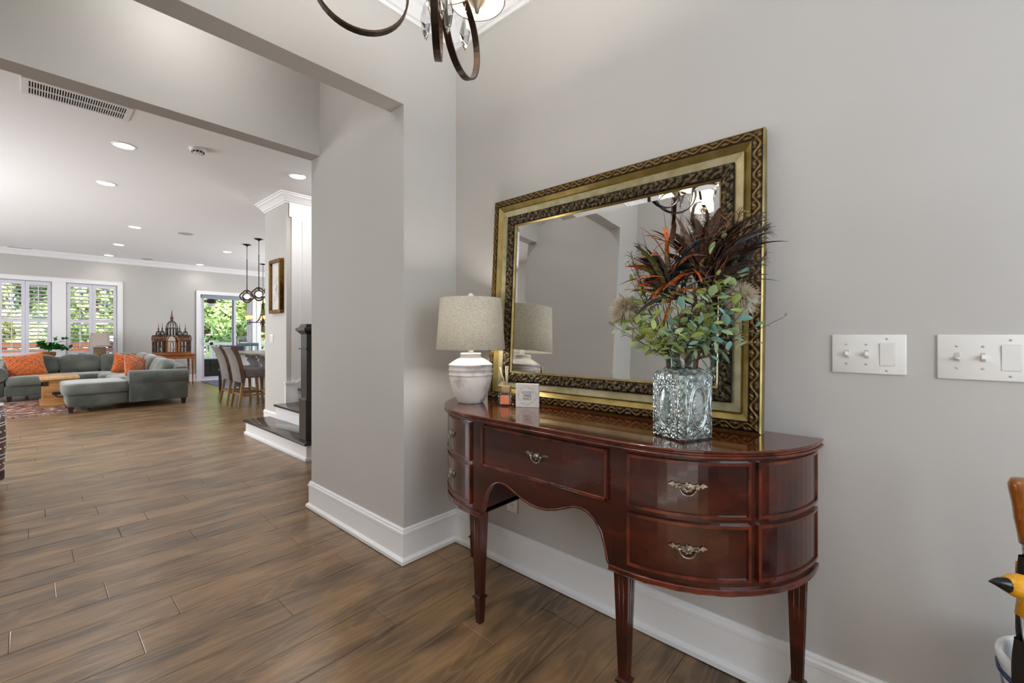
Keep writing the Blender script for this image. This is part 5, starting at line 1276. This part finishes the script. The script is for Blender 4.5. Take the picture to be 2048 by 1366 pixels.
# things on the island
o = thing('glass_decanter', 'faceted clear glass decanter standing on the island', 'decanter', (3.32, 8.62, .895)); MB().lathe([(0, 0), (.045, 0), (.05, .02), (.045, .10), (.02, .14), (.018, .17), (.024, .175), (.02, .20), (0, .215)], (0, 0, 0), 8, cap=False, smooth=False).build('glass_body', 'crystal', o, world=False)
mat('wine_green', '#2a4630', .1, coat=.5)
for i, (x, y, lb) in enumerate(((3.38, 8.36, 'dark green bottle on the island nearest the wall edge'), (3.50, 8.62, 'dark green bottle on the island behind the decanter'))):
    o = thing('bottle', lb, 'bottle', (x, y, .895), 0, 'bottles on the island'); MB().lathe([(0, 0), (.036, 0), (.037, .16), (.015, .21), (.014, .28), (0, .28)], (0, 0, 0), 14, cap=False).build('glass_body', 'wine_green', o, world=False); MB().lathe([(0, .28), (.016, .28), (.016, .30), (0, .30)], (0, 0, 0), 10, cap=False).build('stopper', 'iron', o, world=False)
# pendants
mat('pendant_glow', '#fff1dc', .3, emit='#ffe3bf', estr=2.2)
mat('rope_bronze', '#3a2a20', .5, c2='#5b4330', scale=60)
def pendant(label, px, py, dist_px, x=None, y=None):
    x, y = (on_ceil(px, py) if x is None else (x, y))
    t = thing('pendant_light', label, 'pendant light', (x, y, ZC), 0, 'globe pendants over the island')
    MB().lathe([(0, 0), (.075, 0), (.070, -.012), (.02, -.026), (.008, -.045), (0, -.045)], (0, 0, 0), 20, cap=False).build('canopy', 'bronze', t, world=False)
    m = MB(); z = -.045; i = 0
    while z > -.30: m.tube([((.009 if i % 2 else 0) * math.cos(w * math.pi / 4), (0 if i % 2 else .009) * math.cos(w * math.pi / 4), z - .018 + .021 * math.sin(w * math.pi / 4)) for w in range(8)], .0028, 4, closed=True); z -= .033; i += 1
    m.build('chain', 'bronze', t, world=False)
    zc = -1.045
    MB().tube([(0, 0, -.30), (0, 0, zc + .125)], .008, 8).build('rod', 'bronze', t, world=False)
    v = Vector((x, y, 0)).normalized(); r_ = Vector((v.y, -v.x, 0)); pts = []
    for k in range(48):
        a = 2 * math.pi * k / 48; rr = .112 * (1 + .09 * math.cos(4 * a)); pts.append(r_ * rr * math.cos(a) + Vector((0, 0, zc + rr * math.sin(a))))
    MB().tube(pts, .014, 7, closed=True).build('quatrefoil_ring', 'rope_bronze', t, world=False)
    MB().sphere((0, 0, zc - .005), .085, 20, 14).build('glass_globe', 'crystal', t, world=False)
    MB().sphere((0, 0, zc), .048, 14, 10).build('bulb', 'pendant_glow', t, world=False); MB().lathe([(0, zc + .05), (.018, zc + .05), (.022, zc + .10), (0, zc + .11)], (0, 0, 0), 12, cap=False).build('socket', 'rope_bronze', t, world=False)
    return x, y
pendant('globe pendant in a bronze quatrefoil ring, leftmost over the island', 494, 489, 0); pa = on_ceil(517.6, 478)
pendant('globe pendant in a bronze quatrefoil ring, middle one over the island', 517.6, 478, 0)
pendant('globe pendant in a bronze quatrefoil ring, mostly hidden by the stair wall', 0, 0, 0, pa[0] - .02, pa[1] - .74)
# dining chandelier
mat('amber_glass', '#efc084', .3, emit='#ffc27a', estr=.9)
x, y = on_ceil(526, 528); dc = thing('dining_chandelier', 'bronze chandelier with upturned amber glass cups beyond the island', 'chandelier', (x, y, ZC))
MB().lathe([(0, 0), (.075, 0), (.07, -.012), (.01, -.03), (0, -.03)], (0, 0, 0), 18, cap=False).build('canopy', 'bronze', dc, world=False)
m = MB(); z = -.03; i = 0
while z > -.80: m.tube([((.009 if i % 2 else 0) * math.cos(w * math.pi / 4), (0 if i % 2 else .009) * math.cos(w * math.pi / 4), z - .02 + .023 * math.sin(w * math.pi / 4)) for w in range(8)], .003, 4, closed=True); z -= .037; i += 1
m.build('chain', 'bronze', dc, world=False)
zb = -1.50
MB().lathe([(0, -.80), (.02, -.80), (.014, -.90), (.010, -1.2), (.03, zb - .02), (.04, zb - .05), (.02, zb - .08), (0, zb - .10)], (0, 0, 0), 12, cap=False).build('column', 'bronze', dc, world=False)
for k in range(6):
    a = k * math.pi / 3 + .35; d = Vector((math.cos(a), math.sin(a), 0))
    MB().tube(bez(Vector((0, 0, -.86)), d * .02 + Vector((0, 0, -1.2)), d * .06 + Vector((0, 0, zb + .02)), d * .20 + Vector((0, 0, zb)), 12), .008, 6).build('strap', 'bronze', dc, world=False)
    MB().tube([d * .04 + Vector((0, 0, zb)), d * .36 + Vector((0, 0, zb))], .009, 6).build('arm', 'bronze', dc, world=False)
    e = d * .36; MB().lathe([(0, zb - .07), (.010, zb - .06), (.008, zb + .05), (.03, zb + .065), (0, zb + .07)], tuple(e), 10, cap=False).build('cup_stem', 'bronze', dc, world=False)
    MB().lathe([(.02, zb + .065), (.048, zb + .09), (.058, zb + .14), (.062, zb + .165)], tuple(e), 14, cap=False).build('glass_cup', 'amber_glass', dc, world=False)
# dining table and chairs beyond the island
mat('chair_teal', '#5e7f88', .5, c2='#4b6a74', scale=6)
mat('chair_dark', '#4a4754', .8)
mat('table_white', '#c9cbd0', .35)
dt = thing('dining_table', 'pale round dining table on a pedestal beyond the island', 'dining table', (4.15, 12.35, .0105))
MB().lathe([(0, .715), (.60, .715), (.61, .735), (.60, .75), (0, .75)], (0, 0, 0), 40, cap=False).build('tabletop', 'table_white', dt, world=False); MB().lathe([(0, 0), (.26, 0), (.25, .03), (.08, .07), (.06, .3), (.09, .55), (.12, .715), (0, .715)], (0, 0, 0), 20, cap=False).build('pedestal', 'table_white', dt, world=False)
def dchair(label, x, y, rz, ms, slats):
    t = thing('dining_chair', label, 'chair', (x, y, .012), rz, 'dining chairs')
    MB().box((-.22, -.21, .42), (.22, .22, .47)).build('seat', ms, t, world=False, bevel=.012)
    for sx in (-1, 1):
        MB().taper((sx * .19, .18, 0), .016, (sx * .19, .18, .42), .02).build('leg', ms, t, world=False); m_ = MB(); m_.tube([(sx * .20, -.24, 0), (sx * .20, -.20, .45), (sx * .20, -.26, 1.0)], .018, 6); m_.build('leg', ms, t, world=False)
    if slats:
        MB().box((-.22, -.275, .95), (.22, -.245, 1.02)).build('top_rail', ms, t, world=False, bevel=.006); MB().box((-.20, -.235, .56), (.20, -.212, .60)).build('lower_rail', ms, t, world=False)
        for k in range(5): m_ = MB(); m_.tube([(-.15 + k * .075, -.222, .58), (-.15 + k * .075, -.26, .97)], .015, 6); m_.build('slat', ('table_white', 'chair_teal')[k % 2], t, world=False)
    else: m_ = MB(); m_.box((-.22, -.27, .46), (.22, -.20, 1.0), Matrix.Rotation(R(3), 4, 'X')); m_.build('backrest', ms, t, world=False, bevel=.03)
dchair('blue grey slat back dining chair with white and teal spindles behind the island', 3.56, 11.72, R(-20), 'chair_teal', True)
dchair('dark upholstered dining chair just showing above the bar stools', 2.95, 10.85, R(-10), 'chair_dark', False)

# ============================================================ outdoors beyond the far wall
mat('deck_board', '#8d8378', .8, c2='#746b61', scale=6, stretch=(.4, 4, 1))
mat('lawn', '#4f6b2e', .95, c2='#6f8540', scale=3)
mat('rail_white', '#e6e6e6', .5)
mat('fence_red', '#8a4a34', .75, c2='#6f3826', scale=6, stretch=(.3, 3, 3))
mat('wicker', '#1f1b18', .7, c2='#332c26', scale=40)
mat('bark', '#54422f', .9, c2='#3a2d20', scale=8)
def leafy(name, c1, c2_):
    m = mat(name, c1, .6, c2=c2_, scale=1.6, detail=3); b_ = m.node_tree.nodes['Principled BSDF']; b_.inputs['Transmission Weight'].default_value = 0; return m
leafy('foliage_a', '#93ad62', '#c3d28c'); leafy('foliage_b', '#7c9a5c', '#afc584'); leafy('foliage_c', '#b9c070', '#dcdc98'); leafy('foliage_d', '#6f8f5e', '#a2b97f')
gr = struct(MB().box((-30, YW + 4.9, -.62), (40, 60, -.60)).build('ground', 'lawn'))
dk = thing('deck', 'grey wooden deck outside the far windows', 'deck', (2, YW + 2.5, -.1))
bd = None
for i in range(33):
    if bd is None: bd = MB().box((-8, -.066, -.03), (8.5, .066, 0)).build('board', 'deck_board', dk, world=False); o = bd
    else: o = bd.copy(); C.objects.link(o); o.parent = dk
    o.location = (0, -2.30 + i * .142, .06)
# porch roof over the door side
struct(MB().box((2.2, YW + .17, 2.72), (8.5, YW + 4.6, 2.80)).build('porch_ceiling', 'ceiling_paint'))
RY = YW + 4.4
rl_ = thing('porch_railing', 'white balustrade along the edge of the porch', 'railing', (4.6, RY, -.04))
MB().box((2.2, RY - .05, .86), (8.4, RY + .05, .96)).build('top_rail', 'rail_white', rl_); MB().box((2.2, RY - .03, .06), (8.4, RY + .03, .12)).build('bottom_rail', 'rail_white', rl_)
for x in (2.25, 4.35, 6.4, 8.35): MB().box((x - .05, RY - .05, -.04), (x + .05, RY + .05, 2.72 if x in (2.25, 8.35, 6.4) else 1.02)).build('post', 'rail_white', rl_)
bs = None
for i in range(52):
    if bs is None: bs = MB().box((-.022, -.022, -.38), (.022, .022, .38)).build('baluster', 'rail_white', rl_, world=False); o = bs
    else: o = bs.copy(); C.objects.link(o); o.parent = rl_
    o.location = (2.36 + i * .116 - 4.6, 0, .53)
fc = thing('deck_fence', 'red brown horizontal board fence outside the shuttered windows', 'fence', (-.5, YW + 3.2, -.04))
for k in range(6): MB().box((-4.5, YW + 3.2, .10 + k * .155), (2.1, YW + 3.23, .235 + k * .155)).build('board', 'fence_red', fc)
for x in (-4.4, -2.4, -.4, 1.6): MB().box((x - .045, YW + 3.23, -.04), (x + .045, YW + 3.32, 1.05)).build('post', 'fence_red', fc)
# wicker deck box
x0 = on_y(408, 740, 15.3)[0]; x1 = on_y(452, 740, 15.3)[0]
wb = thing('wicker_table', 'low dark slatted wicker table standing on the porch', 'outdoor table', ((x0 + x1) / 2, 15.5, -.04))
MB().box((x0, 15.3, .50), (x1, 15.9, .53)).build('top', 'table_white', wb); MB().box((x0 + .02, 15.32, -.03), (x1 - .02, 15.88, .50)).build('box_body', 'dark_gap', wb)
for k in range(9): MB().box((x0, 15.30, .0 + k * .055), (x1, 15.32, .04 + k * .055)).build('slat', 'wicker', wb)
# porch ceiling fan
fx, fy, fz = on_y(422, 603, 16.0)
fn = thing('ceiling_fan', 'dark bronze ceiling fan with a light bowl on the porch outside the door', 'ceiling fan', (fx, fy, 2.72))
MB().tube([(fx, fy, 2.72), (fx, fy, 2.32)], .015, 8).build('downrod', 'bronze', fn); MB().lathe([(0, 2.35), (.09, 2.34), (.14, 2.29), (.13, 2.23), (.06, 2.20), (0, 2.195)], (fx, fy, 0), 20, cap=False).build('motor', 'bronze', fn); MB().lathe([(.13, 2.195), (.12, 2.15), (.07, 2.11), (0, 2.10)], (fx, fy, 0), 20, cap=False).build('light_bowl', 'lamp_white', fn)
for k in range(5):
    a = k * 2 * math.pi / 5 - .15; m = MB(); M_ = Matrix.Translation((fx, fy, 2.245)) @ Matrix.Rotation(a, 4, 'Z') @ Matrix.Rotation(R(10), 4, 'X'); m.box((.12, -.06, -.005), (.66, .06, .005), M_); m.build('blade', 'bronze', fn, bevel=.004, seg=1)
# plant stand on the porch
x0 = on_y(477, 684, 14.75)[0]; x1 = on_y(503, 684, 14.75)[0]; zz = on_y(490, 682, 14.75)[2]
ps_ = thing('plant_stand', 'tall slim wooden plant stand on the porch outside the door', 'plant stand', ((x0 + x1) / 2, 14.85, -.04))
MB().box((x0, 14.70, zz - .03), (x1, 15.0, zz)).build('top', 'cherry', ps_)
for x in (x0 + .02, x1 - .02):
    for y in (14.72, 14.98): MB().box((x - .012, y - .012, -.04), (x + .012, y + .012, zz - .03)).build('leg', 'cherry', ps_)
mat('pot_grey', '#a8a8a6', .6)
for i, (fx_, mt, lb) in enumerate(((.28, 'foliage_c', 'grey pot of yellow green grass on the plant stand'), (.78, 'plant_green', 'white pot with a spiky green plant on the plant stand'))):
    p = thing('potted_plant', lb, 'potted plant', (x0 + (x1 - x0) * fx_, 14.85, zz), 0, 'pots on the porch plant stand')
    MB().lathe([(0, 0), (.065, 0), (.085, .14), (.078, .14), (0, .12)], (0, 0, 0), 16, cap=False).build('pot', ('pot_grey', 'lamp_white')[i], p, world=False)
    for k in range(22):
        a = rl.uniform(0, 6.28); l = rl.uniform(.10, .22); MB().tube([(0, 0, .12), (math.cos(a) * .04, math.sin(a) * .04, .12 + l * .7), (math.cos(a) * l * .6, math.sin(a) * l * .6, .12 + l)], [.006, .005, .001], 4).build('leaf', mt, p, world=False)
# trees
rt = random.Random(31)
def tree(label, x, y, h, rad, material, n, leaf=.16, trunk=True, low=.15, cat='tree', name='leafy_tree'):
    t = thing(name, label, cat, (x, y, -.6), 0, 'trees behind the house')
    if trunk: MB().tube([(0, 0, 0), (.1, 0, h * .35), (.0, .05, h * .75)], [.16, .12, .05], 8).build('trunk', 'bark', t, world=False)
    m = MB()
    blobs = [(Vector((rt.uniform(-1, 1) * rad * .75, rt.uniform(-.7, .7) * rad, h * (low + (1 - low) * rt.random()))), rad * rt.uniform(.28, .5)) for _ in range(26)]
    for i in range(n):
        c_, r_ = blobs[i % len(blobs)]; d = Vector((rt.gauss(0, 1), rt.gauss(0, 1), rt.gauss(0, 1))).normalized(); p = c_ + d * r_ * rt.uniform(.55, 1.05)
        q = (d + Vector((rt.uniform(-.8, .8), rt.uniform(-.8, .8), rt.uniform(-.2, .9)))).normalized(); a = q.cross(Vector((rt.uniform(-1, 1), rt.uniform(-1, 1), rt.uniform(-1, 1)))).normalized(); b_ = q.cross(a); s_ = leaf * rt.uniform(.6, 1.3)
        m.add([p - a * s_, p + b_ * s_ * .45, p + a * s_, p - b_ * s_ * .45], [(0, 1, 2, 3)])
    o = m.build('foliage', material, t, world=False, fix=False); o['kind'] = 'stuff'
for lb, x, y, h, rd_, mt, n, lf in (
    ('yellow green tree in the front row, leftmost behind the shuttered windows', -1.9, 22.3, 6.2, 1.35, 'foliage_c', 4200, .15),
    ('bright green tree in the front row behind the right shuttered window', 1.6, 22.3, 6.6, 1.35, 'foliage_a', 4200, .15),
    ('pale green tree in the front row filling the sliding door view', 5.1, 22.3, 6.8, 1.35, 'foliage_a', 4600, .15),
    ('mid green tree in the front row seen through the right door panel', 8.6, 22.3, 7.0, 1.35, 'foliage_b', 4200, .15),
    ('olive green tree in the second row between the shuttered windows', -.2, 26.2, 7.6, 1.7, 'foliage_d', 4200, .19),
    ('deep green tree in the second row left of the sliding door view', 4.2, 26.2, 8.0, 1.7, 'foliage_b', 4200, .19),
    ('yellow tinged tree in the second row right of the sliding door view', 8.6, 26.2, 7.8, 1.7, 'foliage_c', 4200, .19),
    ('tall dark tree in the back row behind the shuttered windows', 1.6, 31.5, 9.5, 2.1, 'foliage_d', 4200, .24),
    ('tall mid green tree in the back row behind the sliding door', 7.1, 31.5, 9.5, 2.1, 'foliage_b', 4200, .24),
    ('tall dark tree in the back row, rightmost', 12.6, 31.5, 9.5, 2.1, 'foliage_d', 3600, .24)):
    tree(lb, x, y, h, rd_, mt, n, lf)
for lb, x, mt in (('low yellow green shrub beyond the deck fence', -.4, 'foliage_c'), ('low bright shrub beside the fence end', 2.3, 'foliage_a'), ('low brown green shrub beyond the porch railing', 5.4, 'foliage_b')):
    tree(lb, x, 19.75, 2.3, .80, mt, 2600, .11, False, .2, 'shrub', 'garden_shrub')
